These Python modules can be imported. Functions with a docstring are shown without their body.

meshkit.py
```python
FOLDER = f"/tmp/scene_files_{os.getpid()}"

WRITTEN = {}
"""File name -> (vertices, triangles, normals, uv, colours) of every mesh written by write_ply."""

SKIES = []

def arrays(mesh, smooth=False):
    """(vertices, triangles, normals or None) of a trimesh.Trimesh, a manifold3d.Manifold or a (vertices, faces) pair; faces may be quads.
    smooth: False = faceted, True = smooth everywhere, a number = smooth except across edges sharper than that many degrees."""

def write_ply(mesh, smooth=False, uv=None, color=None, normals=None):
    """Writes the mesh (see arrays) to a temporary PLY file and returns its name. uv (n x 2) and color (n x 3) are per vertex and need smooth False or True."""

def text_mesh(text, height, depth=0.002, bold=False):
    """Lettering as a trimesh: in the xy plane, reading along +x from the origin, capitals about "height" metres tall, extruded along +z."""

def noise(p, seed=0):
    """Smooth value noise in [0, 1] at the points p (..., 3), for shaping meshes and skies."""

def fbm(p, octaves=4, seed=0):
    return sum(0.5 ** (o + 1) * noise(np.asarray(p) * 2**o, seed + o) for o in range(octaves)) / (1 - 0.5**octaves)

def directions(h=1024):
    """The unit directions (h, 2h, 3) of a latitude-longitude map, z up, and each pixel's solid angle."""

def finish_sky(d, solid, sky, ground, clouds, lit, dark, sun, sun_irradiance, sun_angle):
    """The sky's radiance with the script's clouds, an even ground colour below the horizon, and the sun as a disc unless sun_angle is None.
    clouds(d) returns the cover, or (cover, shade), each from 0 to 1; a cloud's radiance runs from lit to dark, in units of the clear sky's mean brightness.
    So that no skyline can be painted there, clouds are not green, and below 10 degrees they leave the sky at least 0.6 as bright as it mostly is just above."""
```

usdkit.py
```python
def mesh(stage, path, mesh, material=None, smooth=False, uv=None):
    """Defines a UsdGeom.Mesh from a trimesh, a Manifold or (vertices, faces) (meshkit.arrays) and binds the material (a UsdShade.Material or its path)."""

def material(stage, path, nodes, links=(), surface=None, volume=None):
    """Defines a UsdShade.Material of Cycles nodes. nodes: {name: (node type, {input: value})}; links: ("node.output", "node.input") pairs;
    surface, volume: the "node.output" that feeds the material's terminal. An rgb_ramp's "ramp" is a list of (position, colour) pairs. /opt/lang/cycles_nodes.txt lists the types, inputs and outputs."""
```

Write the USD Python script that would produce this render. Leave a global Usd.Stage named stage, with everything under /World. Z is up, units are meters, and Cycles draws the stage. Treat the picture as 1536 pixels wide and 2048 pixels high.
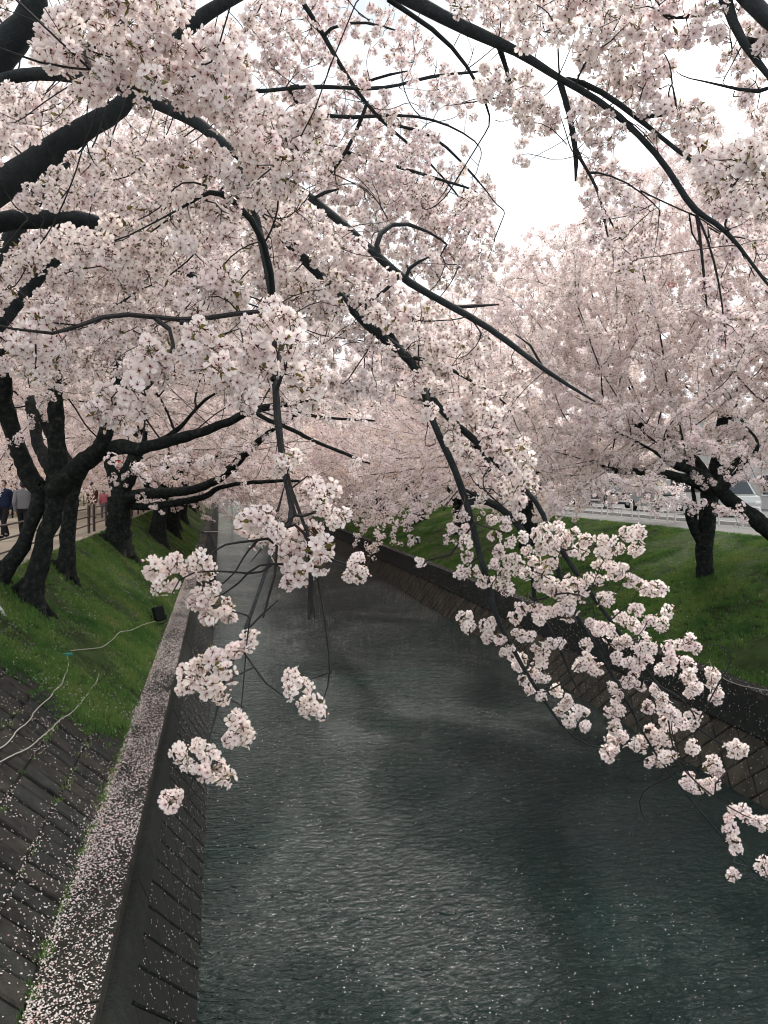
import math, numpy as np, trimesh, usdkit, meshkit
from pxr import Usd, UsdGeom, UsdLux, UsdShade, Sdf, Gf, Vt
from scipy.spatial import cKDTree
import shapely.geometry as sg
import manifold3d as m3

stage = Usd.Stage.CreateInMemory()
UsdGeom.SetStageUpAxis(stage, 'Z'); UsdGeom.SetStageMetersPerUnit(stage, 1.0)
UsdGeom.Xform.Define(stage, '/World'); UsdGeom.Scope.Define(stage, '/World/Looks')
PI = math.pi

# ------------------------------------------------------------------ camera, sky, sun, exposure
F = 1600.0                                   # focal length in photograph pixels (1536 x 2048)
VPX, VPY = 440.0, 965.0                      # vanishing point of the canal
PITCH = math.atan((1024 - VPY) / F)
YAW = math.atan((768 - VPX) / F * math.cos(PITCH))
CAM = np.array([0.0, 0.0, 1.65])
FWD = np.array([math.sin(YAW) * math.cos(PITCH), math.cos(YAW) * math.cos(PITCH), -math.sin(PITCH)])
RGT = np.array([math.cos(YAW), -math.sin(YAW), 0.0])
UPV = np.cross(RGT, FWD)
EXPOSURE = 1.72
cam = UsdGeom.Camera.Define(stage, '/World/Camera')
cam.CreateHorizontalApertureAttr(36.0)
cam.CreateFocalLengthAttr(F * 36.0 / 1536.0)
cam.CreateClippingRangeAttr((0.05, 5000.0))
cam.CreateExposureAttr(EXPOSURE)
M = np.eye(4); M[0, :3], M[1, :3], M[2, :3], M[3, :3] = RGT, UPV, -FWD, CAM
cam.AddTransformOp().Set(Gf.Matrix4d(*M.ravel().tolist()))

SUN_AZ, SUN_EL = math.radians(28), math.radians(52)      # direction towards the sun, azimuth from +Y towards +X
sund = np.array([math.sin(SUN_AZ) * math.cos(SUN_EL), math.cos(SUN_AZ) * math.cos(SUN_EL), math.sin(SUN_EL)])
dome = UsdLux.DomeLight.Define(stage, '/World/sky')
dome.GetPrim().SetCustomDataByKey('kind', 'structure')
skym = usdkit.material(stage, '/World/Looks/sky', {
    'tc': ('texture_coordinate', {}),
    'mp': ('mapping', {'scale': (1.0, 1.0, 2.2)}),
    'n': ('noise_texture', {'scale': 1.7, 'detail': 5.0, 'roughness': 0.55}),
    'cl': ('rgb_ramp', {'ramp': [(0.0, (2.3, 2.55, 2.8)), (0.46, (2.65, 2.85, 3.05)), (0.57, (4.6, 4.7, 4.75)), (0.68, (6.2, 6.2, 6.1)), (1.0, (6.9, 6.8, 6.6))]}),
    'cover': ('map_range', {'from_min': 0.25, 'from_max': 0.4, 'to_min': 0.85, 'to_max': 0.98, 'clamp': True}),
    'sky': ('sky_texture', {'sky_type': 'single_scattering', 'sun_disc': False, 'sun_elevation': SUN_EL, 'sun_rotation': SUN_AZ}),
    'mix': ('mix', {'mix_type': 'mix'}),
    'bg': ('background_shader', {'strength': 0.1})},
    [('tc.generated', 'mp.vector'), ('mp.vector', 'n.vector'), ('n.fac', 'cl.fac'), ('n.fac', 'cover.value'), ('cover.result', 'mix.fac'),
     ('sky.color', 'mix.color1'), ('cl.color', 'mix.color2'), ('mix.color', 'bg.color')], surface='bg.background')
UsdShade.MaterialBindingAPI.Apply(dome.GetPrim()).Bind(skym)
sun = UsdLux.DistantLight.Define(stage, '/World/sun')
sun.CreateNormalizeAttr(True); sun.CreateIntensityAttr(0.4); sun.CreateAngleAttr(14.0); sun.CreateColorAttr(Gf.Vec3f(1.0, 0.95, 0.87))
zz = sund; xx = np.cross([0, 0, 1.0], zz); xx /= np.linalg.norm(xx); yy = np.cross(zz, xx)
L = np.eye(4); L[0, :3], L[1, :3], L[2, :3] = xx, yy, zz
sun.AddTransformOp().Set(Gf.Matrix4d(*L.ravel().tolist()))

# ------------------------------------------------------------------ helpers
def P(x, y, d):
    """the point seen at photograph pixel (x, y), d metres in front of the camera"""
    return CAM + d * (FWD + (x - 768.0) / F * RGT - (y - 1024.0) / F * UPV)

def to_px(p):
    q = np.asarray(p, float) - CAM
    d = q @ FWD
    return np.stack([768 + F * (q @ RGT) / d, 1024 - F * (q @ UPV) / d, d], -1)

WATER, WTOP = -3.75, -2.13
LB, LT, LC, LP = -0.25, -0.89, -1.40, -4.0          # left: waterline, wall top, inner coping edge, bank top
RB, RT, RC, RP = 8.83, 9.45, 9.85, 16.2             # right likewise
GX = [-9, LP - 0.4, LP, LC, LC + 0.001, LT, LB, RB, RT, RC, RP, RP + 0.4, 60]
GZ = [0, 0, -0.03, WTOP - 0.02, WTOP, WTOP, WATER, WATER, WTOP, WTOP, -0.03, 0, 0]
def ground_z(x): return np.interp(x, GX, GZ)
def ground(x, y):
    """where the ray through a photograph pixel meets the ground"""
    r = P(x, y, 1.0) - CAM
    t = np.linspace(2, 260, 26000)
    p = CAM + t[:, None] * r
    k = np.argmax(p[:, 2] < ground_z(p[:, 0]))
    return p[k]

used = {}
def numbered(name, parent='/World'):
    k = used.get((parent, name), 0); used[(parent, name)] = k + 1
    return f'{parent}/{name}' + (f'_{k:03d}' if k else '')
def tag(prim, label=None, cat=None, group=None, kind=None):
    prim = prim.GetPrim() if hasattr(prim, 'GetPrim') else prim
    for k, v in (('label', label), ('category', cat), ('group', group), ('kind', kind)):
        if v: prim.SetCustomDataByKey(k, v)
    return prim
def rotz(a): return np.array([[math.cos(a), -math.sin(a), 0], [math.sin(a), math.cos(a), 0], [0, 0, 1.0]])
def thing(name, label, cat, loc=(0, 0, 0), rz=0.0, group=None, scale=1.0):
    x = UsdGeom.Xform.Define(stage, numbered(name))
    x.AddTranslateOp().Set(Gf.Vec3d(*map(float, loc)))
    if rz: x.AddRotateZOp().Set(math.degrees(rz))
    if scale != 1.0: x.AddScaleOp().Set(Gf.Vec3f(scale, scale, scale))
    tag(x, label, cat, group)
    return x
def pathof(p): return '/World' if p is None else (p if isinstance(p, str) else str(p.GetPath()))
def emit(name, v, f, mat, parent=None, tone=None, smooth=False, kind=None):
    path = numbered(name, pathof(parent))
    m = usdkit.mesh(stage, path, (np.asarray(v, float), np.asarray(f, int)), MAT[mat], smooth)
    if tone is not None:
        UsdGeom.PrimvarsAPI(m).CreatePrimvar('tone', Sdf.ValueTypeNames.FloatArray, 'vertex').Set(Vt.FloatArray.FromNumpy(np.asarray(tone, np.float32)))
    if kind: tag(m, kind=kind)
    return m
def obj(name, mesh, mat, parent=None, smooth=False, kind=None):
    """one mesh prim from a trimesh / manifold / list of trimeshes"""
    if isinstance(mesh, list): mesh = trimesh.util.concatenate(mesh)
    path = numbered(name, pathof(parent))
    m = usdkit.mesh(stage, path, mesh, MAT[mat], smooth)
    if kind: tag(m, kind=kind)
    return m
def box(x0, x1, y0, y1, z0, z1):
    b = trimesh.creation.box([x1 - x0, y1 - y0, z1 - z0]); b.apply_translation([(x0 + x1) / 2, (y0 + y1) / 2, (z0 + z1) / 2]); return b
def rbox(sx, sy, sz, r=0.02, c=(0, 0, 0)):
    """box with rounded edges"""
    s = m3.Manifold.sphere(r, 8)
    pts = [s.translate((a * (sx / 2 - r), b * (sy / 2 - r), d * (sz / 2 - r))) for a in (-1, 1) for b in (-1, 1) for d in (-1, 1)]
    h = m3.Manifold.batch_hull(pts).translate(c).to_mesh()
    return trimesh.Trimesh(h.vert_properties[:, :3], h.tri_verts, process=False)
def rod(a, b, r, n=8):
    return trimesh.creation.cylinder(radius=r, segment=[a, b], sections=n)
def smooth_path(pts, step):
    """Catmull-Rom through pts (n x k), resampled at about step metres"""
    p = np.asarray(pts, float)
    if len(p) == 2: q = np.vstack([p[0], p, p[1]])
    q = np.vstack([2 * p[0] - p[1], p, 2 * p[-1] - p[-2]])
    out = []
    for i in range(1, len(q) - 2):
        n = max(1, int(np.linalg.norm(q[i + 1, :3] - q[i, :3]) / step))
        t = (np.arange(n) / n)[:, None]
        a, b, c, d = q[i - 1], q[i], q[i + 1], q[i + 2]
        out.append(0.5 * (2 * b + (c - a) * t + (2 * a - 5 * b + 4 * c - d) * t * t + (3 * b - a - 3 * c + d) * t ** 3))
    out.append(p[-1:])
    return np.vstack(out)
def tube(pts, rad, sides, rough=0.0, seed=0, cap=False):
    p = np.asarray(pts, float); r = np.asarray(rad, float)
    n = len(p)
    ok = np.concatenate([[True], np.linalg.norm(np.diff(p, axis=0), axis=1) > 1e-6])
    if not ok.all() and ok.sum() > 1: p, r = p[ok], r[ok]
    n = len(p)
    t = np.gradient(p, axis=0); t /= np.linalg.norm(t, axis=1, keepdims=True) + 1e-12
    a = np.empty_like(t)
    u = np.cross(t[0], [0.3, 0.1, 1.0]); 
    if np.linalg.norm(u) < 0.1: u = np.cross(t[0], [1.0, 0, 0])
    u /= np.linalg.norm(u)
    for i in range(n):
        u = u - t[i] * (u @ t[i]); u /= np.linalg.norm(u) + 1e-12; a[i] = u
    b = np.cross(t, a)
    ang = np.arange(sides) * 2 * PI / sides
    rr = np.repeat(r[:, None], sides, 1)
    if rough:
        q = p[:, None] + rr[..., None] * (np.cos(ang)[None, :, None] * a[:, None] + np.sin(ang)[None, :, None] * b[:, None])
        rr = rr * (1 + rough * (meshkit.fbm(q * 13.0, 3, seed) - 0.5) * 2)
    v = p[:, None] + rr[..., None] * (np.cos(ang)[None, :, None] * a[:, None] + np.sin(ang)[None, :, None] * b[:, None])
    i, j = np.meshgrid(np.arange(n - 1), np.arange(sides), indexing='ij')
    k = (j + 1) % sides
    A, B, C, D = i * sides + j, i * sides + k, (i + 1) * sides + k, (i + 1) * sides + j
    f = np.vstack([np.stack([A, B, C], -1).reshape(-1, 3), np.stack([A, C, D], -1).reshape(-1, 3)])
    v = v.reshape(-1, 3)
    if cap:
        v = np.vstack([v, p[-1] + t[-1] * r[-1] * 0.4])
        e = (n - 1) * sides + np.arange(sides)
        f = np.vstack([f, np.stack([e, (n - 1) * sides + (np.arange(sides) + 1) % sides, np.full(sides, len(v) - 1)], -1)])
    return v, f
def join(parts):
    vs, fs, n = [], [], 0
    for v, f in parts:
        vs.append(v); fs.append(np.asarray(f) + n); n += len(v)
    return np.vstack(vs), np.vstack(fs)
def quats(rng, n):
    q = rng.normal(size=(n, 4)); return q / np.linalg.norm(q, axis=1, keepdims=True)
def qmat(q):
    w, x, y, z = q.T
    return np.stack([np.stack([1 - 2 * (y * y + z * z), 2 * (x * y - z * w), 2 * (x * z + y * w)], -1),
                     np.stack([2 * (x * y + z * w), 1 - 2 * (x * x + z * z), 2 * (y * z - x * w)], -1),
                     np.stack([2 * (x * z - y * w), 2 * (y * z + x * w), 1 - 2 * (x * x + y * y)], -1)], -2)
def frames(n):
    """orthonormal frames (N,3,3) whose third column is n"""
    n = n / np.linalg.norm(n, axis=-1, keepdims=True)
    h = np.where(np.abs(n[..., 2:3]) < 0.9, [0, 0, 1.0], [1.0, 0, 0])
    x = np.cross(h, n); x /= np.linalg.norm(x, axis=-1, keepdims=True)
    return np.stack([x, np.cross(n, x), n], -1)
def instancer(name, protos, pos, quat, scale, idx, parent=None, kind='stuff'):
    """protos: class prims whose mesh is scattered"""
    path = numbered(name, pathof(parent))
    pi = UsdGeom.PointInstancer.Define(stage, path)
    rel = pi.CreatePrototypesRel()
    for k, c in enumerate(protos):
        x = UsdGeom.Mesh.Define(stage, f'{path}/piece' + (f'_{k:03d}' if k else ''))
        x.GetPrim().GetReferences().AddInternalReference(c)
        rel.AddTarget(x.GetPath())
    pi.CreatePositionsAttr(Vt.Vec3fArray.FromNumpy(np.asarray(pos, np.float32)))
    q = np.asarray(quat, np.float32)
    pi.CreateOrientationsAttr(Vt.QuathArray([Gf.Quath(float(a), float(b), float(c), float(d)) for a, b, c, d in q]))
    s = np.asarray(scale, np.float32)
    pi.CreateScalesAttr(Vt.Vec3fArray.FromNumpy(np.repeat(s[:, None], 3, 1) if s.ndim == 1 else s))
    pi.CreateProtoIndicesAttr(Vt.IntArray.FromNumpy(np.asarray(idx, np.int32)))
    tag(pi, kind=kind)
    return pi

# ------------------------------------------------------------------ materials
MAT = {}
def mat(name, nodes, links=(), surface='p.BSDF'):
    MAT[name] = usdkit.material(stage, f'/World/Looks/{name}', nodes, links, surface=surface)
def noisy(name, ramp, scale=3.0, rough=0.8, bump=0.4, bscale=25.0, detail=6.0, dist=0.02, spec=0.3, rr=None):
    nodes = {'g': ('geometry', {}), 'n': ('noise_texture', {'scale': scale, 'detail': detail, 'roughness': 0.62}), 'r': ('rgb_ramp', {'ramp': ramp}),
             'b': ('noise_texture', {'scale': bscale, 'detail': 6.0, 'roughness': 0.65}), 'bu': ('bump', {'strength': bump, 'distance': dist}),
             'p': ('principled_bsdf', {'roughness': rough, 'specular_ior_level': spec})}
    links = [('g.position', 'n.vector'), ('n.fac', 'r.fac'), ('r.color', 'p.base_color'), ('g.position', 'b.vector'), ('b.fac', 'bu.height'), ('bu.normal', 'p.normal')]
    mat(name, nodes, links)
def plain(name, col, rough=0.5, metal=0.0, spec=0.5, **kw):
    mat(name, {'p': ('principled_bsdf', {'base_color': col, 'roughness': rough, 'metallic': metal, 'specular_ior_level': spec, **kw})})
def lin(r, g, b): return tuple(((c / 255 + 0.055) / 1.055) ** 2.4 if c > 10 else c / 255 / 12.92 for c in (r, g, b))

PETAL = [(0.0, (0.90, 0.856, 0.85)), (0.18, (0.88, 0.74, 0.75)), (0.28, (0.80, 0.50, 0.55)), (0.40, (0.66, 0.50, 0.16)), (0.55, (0.16, 0.15, 0.05)), (0.75, (0.10, 0.06, 0.035)), (1.0, (0.13, 0.025, 0.035))]
def petal(name, rnd, cream):
    mat(name, {'a': ('attribute', {'attribute': 'tone'}), 'r': ('rgb_ramp', {'ramp': PETAL}),
               'o': (rnd[0], {}), 'h': ('rgb_ramp', {'ramp': [(0.0, (1.0, 0.955, 0.96)), (0.3, (1.0, 1.0, 1.0)), (0.6, (1.0, 0.98, 0.945)), (0.8, (1.0, 0.985, 0.965)), (1.0, (1.0, 0.945, 0.95))]}),
               'm': ('mix', {'mix_type': 'multiply', 'fac': 1.0}), 'g': ('geometry', {}), 'n': ('noise_texture', {'scale': 0.55, 'detail': 3.0}), 'nr': ('rgb_ramp', {'ramp': [(0.34, (1.0, 0.96, 0.968)), (0.47, (1.0, 0.985, 0.975)), (0.56, (1.0, 1.0 - 0.03 * cream, 1.0 - 0.08 * cream)), (0.68, (1.0, 1.0 - 0.06 * cream, 1.0 - 0.17 * cream))]}), 'm2': ('mix', {'mix_type': 'multiply', 'fac': 1.0}),
               'd': ('diffuse_bsdf', {}), 't': ('translucent_bsdf', {}), 'x': ('mix_closure', {'fac': 0.5})},
        [('a.fac', 'r.fac'), (f'o.{rnd[1]}', 'h.fac'), ('r.color', 'm.color1'), ('h.color', 'm.color2'), ('g.position', 'n.vector'), ('n.fac', 'nr.fac'), ('m.color', 'm2.color1'), ('nr.color', 'm2.color2'), ('m2.color', 'd.color'), ('m2.color', 't.color'), ('d.BSDF', 'x.closure1'), ('t.BSDF', 'x.closure2')], surface='x.closure')
petal('petal', ('object_info', 'random'), 0.25)
petal('petal_far', ('geometry', 'random_per_island'), 1.0)
noisy('bark', [(0.32, (0.004, 0.006, 0.006)), (0.48, (0.010, 0.0125, 0.0115)), (0.58, (0.020, 0.023, 0.020)), (0.68, (0.042, 0.046, 0.037)), (0.82, (0.085, 0.09, 0.072))], scale=11.0, rough=0.95, bump=1.0, bscale=26.0, dist=0.06, spec=0.15, detail=9.0)
noisy('bark_near', [(0.3, (0.0036, 0.0066, 0.0078)), (0.55, (0.009, 0.0126, 0.0138)), (0.68, (0.018, 0.0222, 0.0216)), (0.8, (0.039, 0.042, 0.036))], scale=16.0, rough=0.8, bump=1.0, bscale=55.0, dist=0.014, spec=0.3)
noisy('twig', [(0.3, (0.007, 0.0063, 0.007)), (0.7, (0.0238, 0.021, 0.0203))], scale=20.0, rough=0.8, bump=0.2, spec=0.25)
noisy('soil_grass', [(0.25, (0.016, 0.0176, 0.0096)), (0.45, (0.0288, 0.044, 0.0144)), (0.6, (0.04, 0.068, 0.0192)), (0.75, (0.064, 0.064, 0.0288))], scale=1.6, rough=0.95, bump=1.0, bscale=30.0, dist=0.05, spec=0.1)
mat('grass', {'o': ('geometry', {}), 'n': ('noise_texture', {'scale': 0.8, 'detail': 5.0, 'roughness': 0.65}), 's': ('math', {'math_type': 'multiply_add', 'value2': 0.3}),
              'r': ('rgb_ramp', {'ramp': [(0.25, (0.035, 0.08, 0.03)), (0.40, (0.075, 0.155, 0.045)), (0.54, (0.13, 0.215, 0.06)), (0.68, (0.20, 0.235, 0.085)), (0.85, (0.22, 0.19, 0.11))]}),
              'd': ('diffuse_bsdf', {}), 't': ('translucent_bsdf', {}), 'x': ('mix_closure', {'fac': 0.3})},
    [('o.position', 'n.vector'), ('o.random_per_island', 's.value1'), ('n.fac', 's.value3'), ('s.value', 'r.fac'), ('r.color', 'd.color'), ('r.color', 't.color'), ('d.BSDF', 'x.closure1'), ('t.BSDF', 'x.closure2')], surface='x.closure')
noisy('coping_concrete', [(0.32, (0.006, 0.006, 0.005)), (0.48, (0.016, 0.0155, 0.0125)), (0.62, (0.030, 0.028, 0.022)), (0.78, (0.052, 0.047, 0.038))], scale=6.0, rough=0.95, bump=1.0, bscale=40.0, dist=0.03, detail=10.0)
noisy('wall_band', [(0.32, (0.0025, 0.004, 0.0035)), (0.5, (0.0055, 0.0075, 0.006)), (0.66, (0.011, 0.0135, 0.010)), (0.8, (0.022, 0.023, 0.018))], scale=5.0, rough=0.95, bump=1.0, dist=0.025, detail=9.0)
for k, c in enumerate(((0.052, 0.045, 0.034), (0.043, 0.039, 0.030), (0.064, 0.054, 0.040))):
    noisy(f'wall_stone_{"abc"[k]}', [(0.3, tuple(x * 0.45 for x in c)), (0.55, c), (0.8, tuple(x * 1.3 for x in c))], scale=2.6, rough=0.9, bump=0.6, dist=0.012)
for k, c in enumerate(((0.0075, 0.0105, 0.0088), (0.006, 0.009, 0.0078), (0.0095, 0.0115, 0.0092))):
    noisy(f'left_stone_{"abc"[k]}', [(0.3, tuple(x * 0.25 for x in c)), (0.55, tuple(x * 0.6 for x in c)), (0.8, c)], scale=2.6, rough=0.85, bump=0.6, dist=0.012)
for k, c in enumerate(((0.030, 0.028, 0.024), (0.026, 0.027, 0.024), (0.037, 0.032, 0.027))):
    noisy(f'slope_block_{"abc"[k]}', [(0.32, tuple(x * 0.22 for x in c)), (0.46, tuple(x * 0.7 for x in c)), (0.58, c), (0.72, tuple(x * 1.6 for x in c))], scale=5.0, rough=0.95, bump=1.0, bscale=45.0, dist=0.02, detail=9.0)
noisy('joint_soil', [(0.3, (0.0072, 0.0072, 0.006)), (0.7, (0.018, 0.018, 0.0132))], scale=6, rough=0.95)
noisy('sand_path', [(0.3, (0.225, 0.1875, 0.1425)), (0.7, (0.315, 0.27, 0.21))], scale=1.5, rough=0.95, bump=0.3)
noisy('asphalt', [(0.3, (0.105, 0.105, 0.1013)), (0.7, (0.15, 0.1462, 0.1425))], scale=2.0, rough=0.9, bump=0.3)
noisy('earth', [(0.3, (0.10, 0.10, 0.06)), (0.7, (0.18, 0.16, 0.11))], scale=0.4, rough=0.95)
noisy('building_wall', [(0.3, (0.315, 0.315, 0.3075)), (0.7, (0.39, 0.3825, 0.3675))], scale=0.6, rough=0.85)
noisy('cream_wall', [(0.3, (0.345, 0.315, 0.225)), (0.7, (0.4125, 0.375, 0.2775))], scale=0.6, rough=0.85)
plain('white_paint', (0.55, 0.56, 0.55), 0.4)
plain('fence_brown', (0.035, 0.022, 0.02), 0.5)
plain('black_metal', (0.008, 0.009, 0.009), 0.8, spec=0.15)
plain('steel', (0.55, 0.56, 0.55), 0.35, 0.7)
plain('blue_plastic', (0.02, 0.03, 0.16), 0.4)
plain('white_cable', (0.36, 0.34, 0.29), 0.7)
plain('green_plastic', (0.01, 0.14, 0.11), 0.4)
plain('car_silver', (0.22, 0.24, 0.24), 0.25, 0.4, coat_weight=0.5)
plain('car_white', (0.42, 0.43, 0.42), 0.25, coat_weight=0.5)
plain('car_dark', (0.02, 0.022, 0.03), 0.25, coat_weight=0.6)
plain('dark_glass', (0.02, 0.025, 0.03), 0.08)
plain('rubber', (0.015, 0.015, 0.015), 0.8)
plain('head_lamp', (0.7, 0.7, 0.68), 0.15)
plain('tail_lamp', (0.35, 0.02, 0.02), 0.25)
plain('skin', (0.45, 0.29, 0.21), 0.6, subsurface_weight=0.05)
plain('hair', (0.012, 0.010, 0.009), 0.6)
for n, c in dict(brown=(0.12, 0.05, 0.028), beige=(0.42, 0.36, 0.26), pink=(0.45, 0.14, 0.17), white=(0.62, 0.6, 0.57), navy=(0.012, 0.018, 0.04), black=(0.012, 0.012, 0.014), grey=(0.16, 0.16, 0.17)).items():
    plain('cloth_' + n, c, 0.9, spec=0.15)
mat('lantern_paper', {'p': ('principled_bsdf', {'base_color': (0.75, 0.10, 0.09), 'roughness': 0.6}), 't': ('translucent_bsdf', {'color': (0.75, 0.12, 0.10)}), 'x': ('mix_closure', {'fac': 0.4})},
    [('p.BSDF', 'x.closure1'), ('t.BSDF', 'x.closure2')], surface='x.closure')
# water: dark body, rippled by current and breeze
mat('water', {'g': ('geometry', {}),
    'm1': ('mapping', {'scale': (1.0, 1.7, 1.0), 'rotation': (0, 0, 0.3)}), 'n1': ('noise_texture', {'scale': 10.0, 'detail': 4.0, 'roughness': 0.55, 'distortion': 1.0}),
    'm2': ('mapping', {'scale': (1.0, 1.8, 1.0), 'rotation': (0, 0, -0.25)}), 'n2': ('noise_texture', {'scale': 3.4, 'detail': 3.0, 'roughness': 0.5, 'distortion': 1.2}),
    'm5': ('mapping', {'scale': (1.0, 0.55, 1.0)}), 'n3': ('noise_texture', {'scale': 0.33, 'detail': 3.0, 'distortion': 0.8}), 'amp': ('map_range', {'from_min': 0.38, 'from_max': 0.6, 'to_min': 0.45, 'to_max': 1.2, 'clamp': True}),
    'k1': ('math', {'math_type': 'multiply_add', 'value2': 0.42}), 'k2': ('math', {'math_type': 'multiply'}),
    'b': ('bump', {'strength': 1.0, 'distance': 0.21, 'filter_width': 0.1}),
    'n4': ('noise_texture', {'scale': 0.3, 'detail': 3.0}), 'c': ('rgb_ramp', {'ramp': [(0.35, (0.003, 0.010, 0.009)), (0.58, (0.004, 0.013, 0.011)), (0.72, (0.002, 0.022, 0.017))]}),
    'p': ('principled_bsdf', {'roughness': 0.04, 'ior': 1.333, 'specular_ior_level': 0.5})},
    [('g.position', 'm1.vector'), ('m1.vector', 'n1.vector'), ('g.position', 'm2.vector'), ('m2.vector', 'n2.vector'), ('g.position', 'm5.vector'), ('m5.vector', 'n3.vector'), ('n3.fac', 'amp.value'),
     ('n1.fac', 'k1.value1'), ('n2.fac', 'k1.value3'), ('k1.value', 'k2.value1'), ('amp.result', 'k2.value2'), ('k2.value', 'b.height'), ('b.normal', 'p.normal'),
     ('g.position', 'n4.vector'), ('n4.fac', 'c.fac'), ('c.color', 'p.base_color')])

# ------------------------------------------------------------------ the setting
Y0, Y1 = -14.0, 330.0
def sheet(name, xs, zs, ys, m, amp=0.0, sc=0.6, seed=0, kind='structure', parent=None):
    """a sheet following the profile (xs, zs), swept along y"""
    X, Yg = np.meshgrid(xs, ys, indexing='ij'); Z = np.repeat(np.asarray(zs, float)[:, None], len(ys), 1)
    if amp:
        edge = np.minimum(1, np.minimum(np.arange(len(xs)), np.arange(len(xs))[::-1]) / 2.0)[:, None]
        Z = Z + amp * edge * (meshkit.fbm(np.stack([X * sc, Yg * sc, 0 * X], -1), 4, seed) - 0.5) * 2
    n = len(ys)
    i, j = np.meshgrid(np.arange(len(xs) - 1), np.arange(n - 1), indexing='ij')
    q = np.stack([i * n + j, (i + 1) * n + j, (i + 1) * n + j + 1, i * n + j + 1], -1).reshape(-1, 4)
    f = np.vstack([q[:, [0, 1, 2]], q[:, [0, 2, 3]]])
    return emit(name, np.stack([X, Yg, Z], -1).reshape(-1, 3), f, m, parent, smooth=True, kind=kind)
ys_far = np.concatenate([np.arange(Y0, 60, 0.25), np.arange(60, Y1 + 1, 3.0)])
ys_c = np.concatenate([np.arange(Y0, 60, 2.0), np.arange(60, Y1 + 1, 10.0)])
sheet('water', [LB - 0.4, 3, 6, RB + 0.4], [WATER] * 4, ys_c, 'water')
sheet('canal_bed', [LB - 1, RB + 1], [WATER - 0.9] * 2, ys_c, 'joint_soil')
GRASS0 = 12.0
yl = ys_far[ys_far >= GRASS0 - 0.2]
xs = np.linspace(LC - 0.004, LP, 16); sheet('left_bank', xs[::-1], np.interp(xs, [LP, LC], [-0.03, WTOP - 0.015])[::-1], yl, 'soil_grass', 0.09, 0.9, 1)
xs = np.linspace(RC, RP, 30); sheet('right_bank', xs, np.interp(xs, [RC, RP], [WTOP - 0.015, -0.03]) + 0.22 * np.sin(np.linspace(0, PI, 30)), ys_far, 'soil_grass', 0.16, 0.5, 2)
RXS, RZS = xs, np.interp(xs, [RC, RP], [WTOP - 0.015, -0.03]) + 0.22 * np.sin(np.linspace(0, PI, 30))
sheet('slope_bed', [LP, LC - 0.004], [-0.09, WTOP - 0.075], ys_c[ys_c < GRASS0 + 2.1], 'joint_soil')
sheet('footpath', [-9.5, LP - 0.5, LP], [0, 0, -0.03], ys_c, 'sand_path')
sheet('right_road', [RP, RP + 0.5, 40], [-0.03, 0, 0], ys_c, 'asphalt')
sheet('ground', [-400, -9.5], [-0.0, -0.0], [Y0, 30, 120, 330], 'earth')
sheet('ground', [40, 400], [0.0, 0.0], [Y0, 30, 120, 330], 'earth')
v = np.array([[-900, 330, 0.0], [900, 330, 0], [900, 2500, 0], [-900, 2500, 0]]); emit('ground', v, [[0, 1, 2], [0, 2, 3]], 'earth', kind='structure')

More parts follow.
